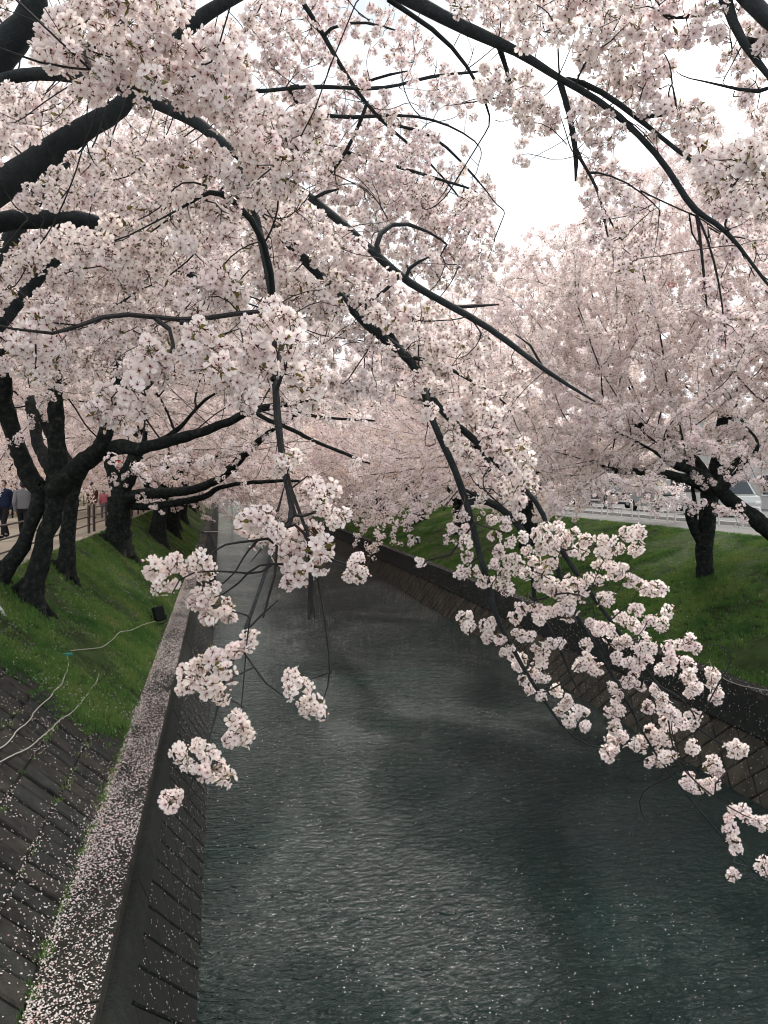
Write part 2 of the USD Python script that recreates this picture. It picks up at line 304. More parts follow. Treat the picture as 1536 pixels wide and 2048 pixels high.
# canal walls: coping on a concrete band over diagonally laid stones
def wall(side, name, label, top, bot, cop, mats, y0, ysplit, y1, band_h):
    s = 1 if side == 'R' else -1
    w = thing(name, label, 'canal wall')
    # coping, in cast lengths
    a, b = sorted((top, cop))
    y = y0; rng = np.random.default_rng(5 if s > 0 else 6)
    ctop = WTOP
    while y < y1:
        ln = 5.0 if y < 60 else 30.0
        c = box(a, b, y + 0.012, y + ln - 0.012, ctop - 0.11, ctop + rng.uniform(-0.006, 0.006))
        obj('coping', c, 'coping_concrete', w); y += ln
    # face frame: u along y, v down the slope
    dx, dz = bot - top, WATER - 0.35 - WTOP
    dx *= dz / (WATER - WTOP)
    Ls = math.hypot(dx, dz); dv = np.array([dx, 0, dz]) / Ls
    nrm = np.array([-s * abs(dz), 0, abs(dx)]) / Ls          # towards the canal, upwards
    org = np.array([top, 0, WTOP])
    def quadbox(poly, d0, d1):
        """prism over a polygon given in (u, v), from depth d0 to d1 along the normal, with a chamfer"""
        poly = np.asarray(poly); cen = poly.mean(0); n = len(poly)
        inner = cen + (poly - cen) * (1 - 0.028 / np.maximum(np.linalg.norm(poly - cen, axis=1, keepdims=True), 0.05))
        W = lambda q, d: org + q[:, :1] * np.array([0, 1.0, 0]) + q[:, 1:] * dv + d * nrm
        v = np.vstack([W(poly, d0), W(poly, d1 - 0.016), W(inner, d1)])
        f = []
        for k in range(n):
            l = (k + 1) % n
            for o in (0, n): f += [[o + k, o + l, o + n + l], [o + k, o + n + l, o + n + k]]
        f += [[2 * n, 2 * n + k, 2 * n + k + 1] for k in range(1, n - 1)]
        f = np.array(f)
        return v, (f if s < 0 else f[:, ::-1])
    # dark concrete band under the coping
    y = y0
    while y < y1:
        ln = 6.0 if y < 40 else 30.0
        v, f = quadbox([[y + 0.006, 0.115], [y + ln - 0.006, 0.115], [y + ln - 0.006, band_h], [y + 0.006, band_h]], -0.2, 0.05 + rng.uniform(-0.006, 0.006))
        obj('concrete_panel', (v, f), 'wall_band', w); y += ln
    v, f = quadbox([[y0, 0.1], [y1, 0.1], [y1, Ls], [y0, Ls]], -0.3, -0.045 if s > 0 else -0.04)
    obj('backing', (v, f), 'joint_soil', w)
    # diagonal stones
    a_, b_ = (0.36, 0.52)
    c45 = math.sqrt(0.5); e1, e2 = np.array([c45, c45]), np.array([c45, -c45]) 
    strip = sg.box(y0, band_h + 0.012, y1, Ls)
    far = []; near = 0
    L1 = y1 - y0 + Ls
    us = np.arange(y0 - Ls - 1, y1 + Ls + 1, a_ / c45)
    for r_, u0 in enumerate(us):                        # rows run along e1, cross joints staggered
        off = (r_ * 0.37) % 1 * b_
        ncol = int((Ls + 1.0) / c45 / b_) + 2
        for q in range(-1, ncol):
            o = np.array([u0, band_h - 0.4]) + e1 * (q * b_ + off)
            g = 0.011 if s > 0 else 0.006
            poly = np.array([o + e1 * g + e2 * g, o + e1 * (b_ - g) + e2 * g, o + e1 * (b_ - g) + e2 * (a_ - g), o + e1 * g + e2 * (a_ - g)])
            if poly[:, 1].max() < band_h + 0.05 or poly[:, 1].min() > Ls or poly[:, 0].max() < y0 or poly[:, 0].min() > y1: continue
            sh = sg.Polygon(poly).intersection(strip)
            if sh.is_empty or sh.area < 0.012 or sh.geom_type != 'Polygon': continue
            pc = np.array(sh.exterior.coords)[:-1]
            if sg.Polygon(pc).exterior.is_ccw is False: pc = pc[::-1]
            v, f = quadbox(pc, -0.1, rng.uniform(-0.006, 0.016) if s > 0 else rng.uniform(-0.008, 0.0) - 0.012)
            m = mats[rng.integers(0, 3)]
            yc = pc[:, 0].mean()
            if yc < ysplit and near < 298: obj('stone', (v, f), m, w); near += 1
            else: far.append((v, f))
    if far:
        v, f = join(far); obj('far_stones', (v, f), mats[0], w, kind='stuff')
    return org, dv, nrm, Ls
WR = wall('R', 'right_canal_wall', 'brown sloping canal wall of diagonally laid stones under a dark concrete band on the far bank', RT, RB, RC, ['wall_stone_a', 'wall_stone_b', 'wall_stone_c'], 6.0, 36.0, 215.0, 0.72)
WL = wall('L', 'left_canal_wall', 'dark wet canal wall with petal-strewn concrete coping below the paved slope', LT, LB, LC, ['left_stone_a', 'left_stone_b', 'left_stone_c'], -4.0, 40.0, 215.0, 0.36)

# paved slope near the camera, block by block
rv = thing('paved_slope', 'dark concrete block paving on the near left bank slope, strewn with petals', 'paving'); tag(rv, kind='structure')
rng = np.random.default_rng(11)
A0, A1 = np.array([LC - 0.01, 0, WTOP - 0.01]), np.array([LP, 0, -0.03])
SL = np.linalg.norm(A1 - A0); es = (A1 - A0) / SL; en = np.cross([0, 1.0, 0], -es); en /= np.linalg.norm(en); en = en if en[2] > 0 else -en
BS, BY = SL / 7, 0.30
for i in range(7):
    for j in range(int((GRASS0 - 2.4) / BY)):
        y = 2.4 + j * BY
        a, b, c, d = i * BS + 0.012, (i + 1) * BS - 0.012, y + 0.009, y + BY - 0.009
        h = rng.uniform(-0.016, 0.016); tl = rng.normal(0, 0.007, 4); ch = rng.uniform(0.014, 0.03); b -= rng.uniform(0, 0.012); c += rng.uniform(0, 0.012)
        base = [(a, c), (b, c), (b, d), (a, d)]; top = [(a + ch, c + ch), (b - ch, c + ch), (b - ch, d - ch), (a + ch, d - ch)]
        W = lambda q, k: A0 + es * q[0] + np.array([0, q[1], 0]) + en * k
        v = np.array([W(q, -0.06) for q in base] + [W(q, h - 0.012 + tl[k]) for k, q in enumerate(base)] + [W(q, h + tl[k]) for k, q in enumerate(top)])
        f = []
        for k in range(4):
            l = (k + 1) % 4
            for o in (0, 4): f += [[o + k, o + l, o + 4 + l], [o + k, o + 4 + l, o + 4 + k]]
        f += [[8, 9, 10], [8, 10, 11]]
        f = np.array(f)[:, ::-1]
        obj('paving_block', (v, f), f'slope_block_{"abc"[rng.integers(0, 3)]}', rv)

# ------------------------------------------------------------------ blossom pieces
FR = 0.0195
def flower0(rng, R=FR, cup=None, leaf=False):
    """a five-petalled flower facing +z, with stamens, calyx and stalk"""
    cup = rng.uniform(0.12, 0.5) if cup is None else cup
    v, f, t = [], [], []
    for k in range(5):
        a = k * 2 * PI / 5 + rng.normal(0, 0.07)
        c, s = math.cos(a), math.sin(a); w = rng.uniform(0.9, 1.1); up = cup * rng.uniform(0.75, 1.25)
        loc = [(0.08, 0, 0.0, 0.27), (0.42, -0.30 * w, up * 0.22, 0.07), (0.42, 0.30 * w, up * 0.22, 0.07), (0.74, -0.42 * w, up * 0.62, 0), (0.74, 0.42 * w, up * 0.62, 0),
               (1.0, -0.17 * w, up * 1.05, 0.02), (0.9, 0, up * 0.85, 0.02), (1.0, 0.17 * w, up * 1.05, 0.02)]
        o = len(v)
        for x, y, z, q in loc:
            v.append((R * (x * c - y * s), R * (x * s + y * c), R * z)); t.append(q)
        f += [[o, o + 1, o + 2], [o + 1, o + 3, o + 6], [o + 1, o + 6, o + 2], [o + 2, o + 6, o + 4], [o + 3, o + 5, o + 6], [o + 4, o + 6, o + 7]]
    o = len(v)
    for k in range(5):
        a = (k + 0.5) * 2 * PI / 5
        v.append((0.15 * R * math.cos(a), 0.15 * R * math.sin(a), 0.06 * R)); t.append(1.0)
    f += [[o, o + 1, o + 2], [o, o + 2, o + 3], [o, o + 3, o + 4]]
    for k in range(7):
        a = rng.uniform(0, 2 * PI); q = rng.uniform(0.22, 0.42); h = rng.uniform(0.25, 0.5)
        o = len(v); e = 0.035
        v += [(0.04 * R, 0, 0.05 * R), (R * (q * math.cos(a) - e * math.sin(a)), R * (q * math.sin(a) + e * math.cos(a)), h * R), (R * (q * math.cos(a) + e * math.sin(a)), R * (q * math.sin(a) - e * math.cos(a)), h * R)]
        t += [1.0, 0.4, 0.4]; f.append([o, o + 1, o + 2])
    o = len(v)
    v.append((0, 0, -0.75 * R)); t.append(1.0)
    for k in range(4):
        a = k * PI / 2; v.append((0.13 * R * math.cos(a), 0.13 * R * math.sin(a), -0.06 * R)); t.append(1.0)
    f += [[o, o + 1 + k, o + 1 + (k + 1) % 4] for k in range(4)]
    o = len(v)
    for z, ww in ((-0.7, 0.05), (-2.0, 0.045)):
        for k in range(3):
            a = k * 2 * PI / 3; v.append((ww * R * math.cos(a), ww * R * math.sin(a), z * R)); t.append(0.62)
    for k in range(3): f += [[o + k, o + (k + 1) % 3, o + 3 + (k + 1) % 3], [o + k, o + 3 + (k + 1) % 3, o + 3 + k]]
    return np.array(v), np.array(f), np.array(t)
def flower1(rng, R=FR):
    cup = rng.uniform(0.1, 0.55); v, f, t = [], [], []
    for k in range(5):
        a = k * 2 * PI / 5 + rng.normal(0, 0.08); c, s = math.cos(a), math.sin(a); o = len(v)
        for x, y, z in ((0.06, 0, 0), (0.66, -0.4, cup * 0.5), (1.0, 0, cup * 1.0), (0.66, 0.4, cup * 0.5)):
            v.append((R * (x * c - y * s), R * (x * s + y * c), R * z)); t.append(0.12 if x < 0.1 else 0.0)
        f += [[o, o + 1, o + 2], [o, o + 2, o + 3]]
    o = len(v)
    for k in range(3):
        a = k * 2 * PI / 3; v.append((0.15 * R * math.cos(a), 0.15 * R * math.sin(a), 0.1 * R)); t.append(0.95)
    f.append([o, o + 1, o + 2])
    o = len(v)
    v += [(0, 0, -1.6 * R), (0.11 * R, 0, -0.05 * R), (-0.08 * R, 0.08 * R, -0.05 * R)]; t += [0.7, 1, 1]; f.append([o, o + 1, o + 2])
    return np.array(v), np.array(f), np.array(t)
def ball_dirs(rng, n, jit=0.25):
    k = np.arange(n) + 0.5; ph = np.arccos(1 - 2 * k / n); th = PI * (1 + 5 ** 0.5) * k
    d = np.stack([np.cos(th) * np.sin(ph), np.sin(th) * np.sin(ph), np.cos(ph)], -1) + rng.normal(0, jit, (n, 3))
    return d / np.linalg.norm(d, axis=1, keepdims=True)
def leaf_tuft(rng, R):
    v, f, t = [], [], []
    for k in range(3):
        d = ball_dirs(rng, 3, 0.5)[k]; s = np.cross(d, [0.2, 0.3, 1.0]); s /= np.linalg.norm(s); o = len(v)
        for q in (d * 0.3 * R, d * 1.2 * R + s * 0.32 * R, d * 2.3 * R, d * 1.2 * R - s * 0.32 * R): v.append(tuple(q)); t.append(0.56)
        f += [[o, o + 1, o + 2], [o, o + 2, o + 3]]
    return np.array(v), np.array(f), np.array(t)
def bud(rng):
    """a closed pink bud on its stalk, pointing along +z"""
    v, f, t = [], [], []
    for z, r, q in ((0.0, 0.0015, 1.0), (0.004, 0.0032, 0.9), (0.009, 0.0042, 0.17), (0.014, 0.0032, 0.14)):
        for k in range(5): a = k * 2 * PI / 5; v.append((r * math.cos(a), r * math.sin(a), z)); t.append(q)
    for i in range(3):
        for k in range(5): l = (k + 1) % 5; f += [[i * 5 + k, i * 5 + l, i * 5 + 5 + l], [i * 5 + k, i * 5 + 5 + l, i * 5 + 5 + k]]
    v.append((0, 0, 0.0175)); t.append(0.14); f += [[15 + k, 15 + (k + 1) % 5, 20] for k in range(5)]
    o = len(v); v += [(0.0008, 0, 0.001), (-0.0008, 0, 0.001), (0, 0.0008, -0.034)]; t += [0.62] * 3; f.append([o, o + 1, o + 2])
    return np.array(v), np.array(f), np.array(t)
def cluster_parts(rng, kind, n, rc, leaf):
    out = []
    st = np.array([rng.uniform(1.0, 1.45), rng.uniform(0.8, 1.0), rng.uniform(0.75, 1.0)]) if kind == 0 else np.ones(3)
    d = ball_dirs(rng, n, 0.32)
    for k in range(n):
        v, f, t = (flower0 if kind == 0 else flower1)(rng)
        dd = d[k] + rng.normal(0, 0.3 if kind == 0 else 0.18, 3); dd /= np.linalg.norm(dd)
        fr = frames(dd[None])[0] @ rotz(rng.uniform(0, 6.28))
        out.append((v @ fr.T * rng.uniform(0.86, 1.1) + d[k] * st * rc * rng.uniform(0.65, 1.3), f, t))
    if kind == 0:
        for d_ in ball_dirs(rng, 7, 0.5)[: int(rng.integers(0, 3))]:
            v, f, t = bud(rng); out.append((v @ frames(d_[None])[0].T + d_ * rc * 1.1, f, t))
    if leaf: out.append(leaf_tuft(rng, rc * 0.75))
    return out
def merge3(parts):
    v, f = join([(a, b) for a, b, _ in parts]); return v, f, np.concatenate([c for _, _, c in parts])
stage.CreateClassPrim('/World/pieces')
CL0, CL0F, CL1 = [], [], []
rng = np.random.default_rng(21)
for k in range(14):
    ps = cluster_parts(rng, 0, int(rng.integers(10, 15)), rng.uniform(0.026, 0.031), k % 2 == 0)
    v, f, t = merge3(ps)
    CL0.append(str(emit('bloom', v, f, 'petal', '/World/pieces', tone=t).GetPath()))
    x = UsdGeom.Xform.Define(stage, numbered('flowering', '/World/pieces'))
    for q, (v, f, t) in enumerate(ps):
        emit('leaf' if (k % 2 == 0 and q == len(ps) - 1) else 'bud' if len(v) == 24 else 'flower', v, f, 'petal', x, tone=t)
    CL0F.append(str(x.GetPath()))
for k in range(8):
    v, f, t = merge3(cluster_parts(rng, 1, int(rng.integers(12, 16)), rng.uniform(0.034, 0.042), k % 4 == 0))
    CL1.append(str(emit('small_bloom', v, f, 'petal', '/World/pieces', tone=t).GetPath()))
# far blossom balls are joined into each crown: nine five-cornered flowers and three dark stalks
LOD2 = []
for k in range(12):
    n = int(rng.integers(8, 11)); d = ball_dirs(rng, n, 0.35); v, f, t = [], [], []
    for q in range(n):
        fr = frames((d[q] + rng.normal(0, 0.3, 3))[None])[0] @ rotz(rng.uniform(0, 6)); o = len(v)
        for s in range(5):
            a = s * 2 * PI / 5; r = 0.0215 * rng.uniform(0.75, 1.2)
            v.append(d[q] * 0.045 * rng.uniform(0.6, 1.2) * 0 + d[q] * 0.042 + fr @ np.array([r * math.cos(a), r * math.sin(a), 0.004])); t.append(0.0)
        f += [[o, o + 1, o + 2], [o, o + 2, o + 3], [o, o + 3, o + 4]]
    for q in range(3):
        dd = ball_dirs(rng, 3, 0.5)[q]; s = np.cross(dd, [0.3, 0.2, 1]); s *= 0.0035 / np.linalg.norm(s); o = len(v)
        v += [dd * 0.0, dd * 0.056 + s, dd * 0.056 - s]; t += [0.9, 0.9, 0.9]; f.append([o, o + 1, o + 2])
    LOD2.append((np.array(v), np.array(f), np.array(t)))
def crown_mesh(rng, pos, scale=1.0):
    """blossom balls at pos, all as one triangle soup"""
    vs, fs, ts, n0 = [], [], [], 0
    which = rng.integers(0, len(LOD2), len(pos)); R = qmat(quats(rng, len(pos))); sc = scale * rng.uniform(0.8, 1.3, len(pos))
    for k, (v, f, t) in enumerate(LOD2):
        m = np.nonzero(which == k)[0]
        if not len(m): continue
        V = np.einsum('nij,vj->nvi', R[m], v) * sc[m, None, None] + pos[m][:, None]
        vs.append(V.reshape(-1, 3)); fs.append((f[None] + (np.arange(len(m)) * len(v))[:, None, None]).reshape(-1, 3) + n0); ts.append(np.tile(t, len(m))); n0 += len(m) * len(v)
    return np.vstack(vs), np.vstack(fs), np.concatenate(ts)

# ------------------------------------------------------------------ trees
WIG = np.random.default_rng(4)
class Skel:
    """a branching skeleton: points, parents, least radii"""
    def __init__(self): self.p, self.par, self.r = [], [], []
    def add(self, pos, par, r=0.0):
        self.p.append(np.asarray(pos, float)); self.par.append(par); self.r.append(r); return len(self.p) - 1
    def path(self, pts, rad, par=-1, step=0.12):
        """adds a smooth branch; par: node, or None for the nearest one. Returns the node numbers."""
        q = smooth_path(np.column_stack([pts, rad]), step)
        if len(q) > 4: q[1:-1, :3] += WIG.normal(0, 1, (len(q) - 2, 3)) * np.clip(q[1:-1, 3:4] * 0.3, 0.0015, 0.02)
        if par is None:
            A = np.array(self.p); d = np.linalg.norm(A - q[0, :3], axis=1)
            ok = np.array(self.r) >= q[0, 3] * 0.7
            d = np.where(ok, d, d + 0.5); par = int(np.argmin(d)); gap = np.linalg.norm(A[par] - q[0, :3])
            if gap > step * 1.2:
                t0 = q[1, :3] - q[0, :3]; t0 /= np.linalg.norm(t0) + 1e-9
                mid = (A[par] + q[0, :3]) / 2 - t0 * gap * 0.12 + np.array([0, 0, 0.04 * gap])
                L_ = smooth_path(np.column_stack([[A[par], mid, q[0, :3]], [q[0, 3]] * 3]), step)[1:-1]
                for s in L_: par = self.add(s[:3], par, s[3])
        ids = []
        for s in q:
            par = self.add(s[:3], par, max(s[3], 0.0015)); ids.append(par)
        return ids
    def px(self, pts, d0, d1=None, par=None, step=0.1, ws=1.0):
        """a branch traced as (x, y, half-width) in photograph pixels, its depth running from d0 to d1"""
        pts = np.asarray(pts, float); d1 = d0 if d1 is None else d1
        s = np.concatenate([[0], np.cumsum(np.hypot(*np.diff(pts[:, :2], axis=0).T))]); s /= s[-1]
        d = d0 + (d1 - d0) * s
        return self.path(np.array([P(a, b, c) for (a, b, _), c in zip(pts, d)]), pts[:, 2] * ws * d / F, par, step)
    def colonize(self, att, step, kill, reach, rng, iters=200, droop=0.0, start=0):
        att = np.asarray(att, float)
        for it in range(iters):
            if not len(att): break
            A = np.array(self.p); T = cKDTree(A[start:]); d, i = T.query(att); i = i + start
            keep = d > kill; att, d, i = att[keep], d[keep], i[keep]
            use = d < reach
            if not use.any(): break
            u = (att[use] - A[i[use]]) / d[use, None]
            S = np.zeros_like(A); np.add.at(S, i[use], u)
            n = np.unique(i[use]); l0 = np.linalg.norm(S[n], axis=1, keepdims=True); D = S[n] / np.maximum(l0, 1e-9) * np.minimum(l0, 1.5) + rng.normal(0, 0.27, (len(n), 3)) - np.array([0, 0, droop])
            l = np.linalg.norm(D, axis=1); n, D = n[l > 0.05], D[l > 0.05] / l[l > 0.05, None]
            new = A[n] + D * step
            dd, _ = T.query(new); ok = dd > step * 0.6
            if not ok.any(): break
            for q, par in zip(new[ok], n[ok]): self.add(q, int(par))
        return att
    def finish(self, tip, power=2.3):
        n = len(self.p); A = np.array(self.p); par = np.array(self.par); r = np.zeros(n); acc = np.zeros(n); fixed = np.array(self.r)
        kids = [[] for _ in range(n)]
        for k in range(n - 1, -1, -1):
            r[k] = max(tip, acc[k] ** (1 / power))
            if fixed[k] > 0: r[k] = fixed[k]
            if par[k] >= 0: acc[par[k]] += r[k] ** power; kids[par[k]].append(k)
        self.A, self.R, self.kids, self.parent = A, r, kids, par
        # chains: follow the thickest child
        chains, todo = [], [k for k in range(n) if par[k] < 0]
        while todo:
            k = todo.pop(); c = [k] if par[k] < 0 else [par[k], k]
            while kids[c[-1]]:
                ks = sorted(kids[c[-1]], key=lambda q: -(r[q] + (1e3 if fixed[q] > 0 and fixed[c[-1]] > 0 and q == c[-1] + 1 else 0)))
                todo += ks[1:]; c.append(ks[0])
            chains.append(c)
        self.chains = chains
        return self
def chain_tubes(sk, thick, rough, seed, sides=(9, 4), rs=1.0):
    """(list of tubes for the chains thicker than thick, joined tube of the rest)"""
    big, small = [], []
    for c in sk.chains:
        p, r = sk.A[c].copy(), sk.R[c].copy()
        if sk.parent[c[0]] >= 0 or len(c) > 1 and r[0] > 2.2 * r[1]: r[0] = min(r[0], r[1] * 1.25)
        if len(p) > 4:
            for _ in range(2): p[1:-1] = 0.5 * p[1:-1] + 0.25 * (p[:-2] + p[2:]); r[1:-1] = 0.5 * r[1:-1] + 0.25 * (r[:-2] + r[2:])
        r[-1] *= 0.6
        if r[1 if len(r) > 1 else 0] * rs > thick: big.append(tube(p, r * rs, sides[0], rough, seed, cap=True) + (r.max(),))
        else: small.append(tube(p, r * rs, 5 if r.max() > 0.01 else sides[1]))
    return big, small
def build_wood(t, sk, thick, rough=0.14, seed=0, bark='bark', sides=(9, 3)):
    big, small = chain_tubes(sk, thick, rough, seed, sides)
    big.sort(key=lambda b: -b[2])
    for k, (v, f, _) in enumerate(big): emit('trunk' if k == 0 else 'limb', v, f, bark, t, smooth=True)
    if small:
        v, f = join(small); emit('twigs', v, f, 'twig', t, kind='stuff')
def bloom_sites(sk, rng, rmax, spacing, off, keep=1.0):
    """blossom positions along the twigs thinner than rmax"""
    out = []
    for k in range(len(sk.A)):
        j = sk.parent[k]
        if j < 0 or sk.R[k] > rmax: continue
        L_ = np.linalg.norm(sk.A[k] - sk.A[j]); n = L_ / spacing * keep; n = int(n) + (rng.random() < n % 1)
        if n: out.append(sk.A[j] + rng.random((n, 1)) * (sk.A[k] - sk.A[j]) + rng.normal(0, off, (n, 3)))
    return np.vstack(out)
def crown_points(rng, n, R=5.8, top=8.6, base=2.4, droop=1.2, toward=0.0, thr=0.42, seed=0, low=-0.3):
    """points in a spreading cherry crown about the origin; on the side "toward" it hangs low"""
    out = np.zeros((0, 3))
    while len(out) < n:
        m = n * 3
        r = R * np.sqrt(rng.random(m)) ; a = rng.uniform(0, 2 * PI, m); c = np.cos(a - toward)
        Rm = R * (0.82 + 0.3 * np.maximum(c, -0.2) + 0.25 * (meshkit.noise(np.stack([np.cos(a) * 2, np.sin(a) * 2, 0 * a + seed], -1), seed) - 0.5))
        q = r / Rm
        hi = base + (top - base) * np.sqrt(np.clip(1 - 0.8 * q ** 3, 0, 1)) * (0.9 + 0.2 * meshkit.noise(np.stack([np.cos(a) * q * 3, np.sin(a) * q * 3, 0 * a + 7], -1), seed))
        lo = base + 0.9 * (1 - q) - (droop + 1.6 * np.maximum(c, 0)) * q ** 2 * 1.1
        lo = np.maximum(lo, low)
        z = lo + (hi - lo) * rng.random(m) ** 0.85
        p = np.stack([r * np.cos(a), r * np.sin(a), z], -1)
        ns = meshkit.fbm(p * np.array([0.55, 0.55, 0.9]), 3, seed)
        shell = rng.random(m) < 0.35 + 0.65 * np.maximum(q, (z - lo) / np.maximum(hi - lo, 0.1)) ** 1.5
        ok = (q < 1) & (ns > thr) & shell & (hi > lo)
        out = np.vstack([out, p[ok]])
    return out[:n]
def grow_generic(seed, n=2600, R=5.8, toward=0.0, **kw):
    rng = np.random.default_rng(seed)
    sk = Skel(); lean = np.array([math.cos(toward), math.sin(toward), 0]) * 0.25
    h = rng.uniform(1.2, 1.7)
    tr = sk.path([np.array([0, 0, -0.35]), [0, 0, 0.05], lean * 0.4 + [0, 0, h * 0.6], lean + [0, 0, h]], [0.55, 0.40, 0.29, 0.28], step=0.15)
    nroot = len(sk.p)
    nl = int(rng.integers(4, 6)); a0 = toward + rng.uniform(-0.3, 0.3)
    for k in range(nl):
        a = a0 + k * 2 * PI / nl + rng.normal(0, 0.25); el = rng.uniform(0.5, 1.1); Ln = rng.uniform(2.2, 3.4)
        d = np.array([math.cos(a), math.sin(a), 0]); s0 = sk.p[tr[-1 - int(rng.integers(0, 3))]]
        pts = [s0, s0 + d * Ln * 0.3 * math.cos(el) + [0, 0, Ln * 0.36 * math.sin(el)], s0 + d * Ln * 0.66 * math.cos(el * 0.8) + [0, 0, Ln * 0.66 * math.sin(el)] + rng.normal(0, 0.12, 3), s0 + d * Ln * 1.05 * math.cos(el * 0.6) + [0, 0, Ln * 0.86 * math.sin(el)] + rng.normal(0, 0.2, 3)]
        r0 = rng.uniform(0.13, 0.19)
        sk.path(pts, [r0, r0 * 0.8, r0 * 0.62, r0 * 0.45], par=tr[-1], step=0.15)
    att = crown_points(rng, n, R, toward=toward, seed=seed, **kw)
    sk.colonize(att, 0.2, 0.26, 3.0, rng, droop=0.05, start=nroot)
    return sk.finish(0.0045, 2.45), rng

def roots(sk, node, r, rng, n=5, ln=0.6):
    """buttress roots that run down into the sloping ground"""
    p = sk.p[node]; a0 = rng.uniform(0, 6)
    for k in range(n):
        a = a0 + k * 2 * PI / n + rng.normal(0, 0.25); d = np.array([math.cos(a), math.sin(a), 0]); L_ = ln * rng.uniform(0.7, 1.2)
        q = []
        for t, h in ((0.25, 0.5), (0.6, 0.16), (0.95 + 0.35 * L_ / r, -0.03), (1.0 + L_ / r, -0.22)):
            x = p + d * r * t; x[2] = np.interp(x[0], [-9, LP, LC, RC, RP, 60], [0, -0.03, WTOP, WTOP, -0.03, 0]) + h; q.append(x)
        sk.path(q, [r * 0.55, r * 0.5, r * 0.3, r * 0.15], par=node, step=0.1)

# a few grown trees, each used for several of the distant ones
BASE_TREES = []
for k in range(4):
    c = stage.CreateClassPrim(f'/World/pieces/tree_form' + (f'_{k:03d}' if k else ''))
    sk, rg = grow_generic(100 + k, n=4200, R=6.6, top=9.3)
    build_wood(c, sk, 0.035, 0.12, k)
    pos = bloom_sites(sk, rg, 0.024, 0.1, 0.06)
    v, f, t = crown_mesh(rg, pos, 1.45)
    emit('blossom', v, f, 'petal_far', c, tone=t, kind='stuff')
    BASE_TREES.append((str(c.GetPath()), len(pos)))
print('base trees', [b[1] for b in BASE_TREES])
def plant(k, x, y, rz, s, label, group=None, z=None):
    t = thing('cherry_tree', label, 'cherry tree', (x, y, ground_z(x) if z is None else z), rz, group, s)
    t.GetPrim().GetReferences().AddInternalReference(BASE_TREES[k][0]); t.GetPrim().SetInstanceable(True)
    return t

# ------------------------------------------------------------------ the two rows of cherry trees
CANAL_L, CANAL_R = 0.0, PI                        # which way the water lies from the left and the right row
g3, g4 = ground(236, 1098), ground(314, 1080)
g5 = ground(341, 1064)
def grown(name, label, skel_fn, centre, seed, toward, n, protos, thick=0.03, rmax=0.02, spacing=0.1, off=0.05, group=None, R=6.4, box_cut=None, far=False, clear=2.6, **kw):
    """a tree whose trunk and main limbs are traced and whose crown is grown on them"""
    rg = np.random.default_rng(seed)
    sk = Skel(); n0 = skel_fn(sk, rg)
    att = crown_points(rg, n, R, toward=toward, seed=seed, **kw) + centre
    axis = centre[:2] + np.array([1.2 * math.cos(toward), 0]); hd = np.linalg.norm(att[:, :2] - axis, axis=1); att = att[~((att[:, 2] < clear + 0.1 - 0.28 * np.maximum(hd - 1.5, 0)) & (hd < 5.5))]
    sk.colonize(att, 0.2, 0.26, 2.6, rg, droop=0.04, start=n0)
    sk.finish(0.0042, 2.5); axis = centre[:2] + np.array([1.2 * math.cos(toward), 0])
    t = thing('cherry_tree', label, 'cherry tree', group=group)
    build_wood(t, sk, thick, 0.26, seed, sides=(16, 3))
    pos = bloom_sites(sk, rg, rmax, spacing, off)
    hd = np.linalg.norm(pos[:, :2] - axis, axis=1); pos = pos[~((pos[:, 2] < clear - 0.28 * np.maximum(hd - 1.5, 0)) & (hd < 5.5))]
    if far:
        v, f, tn = crown_mesh(rg, pos, 1.12); emit('blossom', v, f, 'petal_far', t, tone=tn, kind='stuff')
    else:
        instancer('blossom', protos, pos, quats(rg, len(pos)), rg.uniform(1.0, 1.75, len(pos)), rg.integers(0, len(protos), len(pos)), t)
    print(name, 'blooms', len(pos))
    return t

def t1(sk, rg):
    D = 14.4
    a = sk.px([(-22, 1190, 20.2), (8, 1148, 18.5), (43, 1092, 14.3), (62, 1050, 13.4), (78, 1005, 16.8), (92, 962, 21.8)], D, par=-1)
    b = sk.px([(58, 1205, 31.9), (66, 1178, 22.7), (86, 1085, 17.6), (103, 1035, 17.6), (112, 985, 20.2), (115, 940, 20.2), (113, 870, 16), (113, 800, 15.1), (111, 740, 12.6), (118, 660, 12.6), (130, 580, 9.24), (150, 500, 6.72)], D, D, par=-1)
    sk.px([(80, 985, 18.5), (50, 935, 17.6), (30, 880, 16.8), (13, 820, 16.8), (4, 750, 15.1), (-10, 650, 11.8), (-30, 560, 7.56)], D, D - 0.6, par=a[-1])
    l = sk.px([(108, 985, 25.2), (150, 942, 20.2), (195, 905, 18.5), (240, 896, 14.3), (280, 897, 12.6), (350, 880, 10.9), (450, 848, 8.4), (500, 822, 7.56), (575, 808, 6.72), (630, 800, 4.2)], D, D - 3.2)
    sk.px([(195, 905, 15.1), (216, 855, 12.6), (232, 770, 10.1), (240, 680, 9.24), (247, 610, 8.4), (262, 540, 5.88)], D - 0.9, D - 1.6)
    sk.px([(505, 822, 5.04), (530, 837, 4.2), (590, 862, 4.2), (640, 887, 3.36), (700, 912, 3.36), (740, 927, 2.52)], D - 2.7, D - 4.0)
    sk.px([(575, 810, 4.2), (625, 832, 3.36), (690, 838, 2.52), (750, 842, 2.52)], D - 3.0, D - 4.2)
    sk.px([(113, 960, 15.1), (75, 880, 11.8), (60, 800, 10.1)], D, D + 2.2, par=b[len(b) // 2])
    roots(sk, a[1], 0.2, rg, 4, 0.5); roots(sk, b[1], 0.22, rg, 5, 0.6); return 12
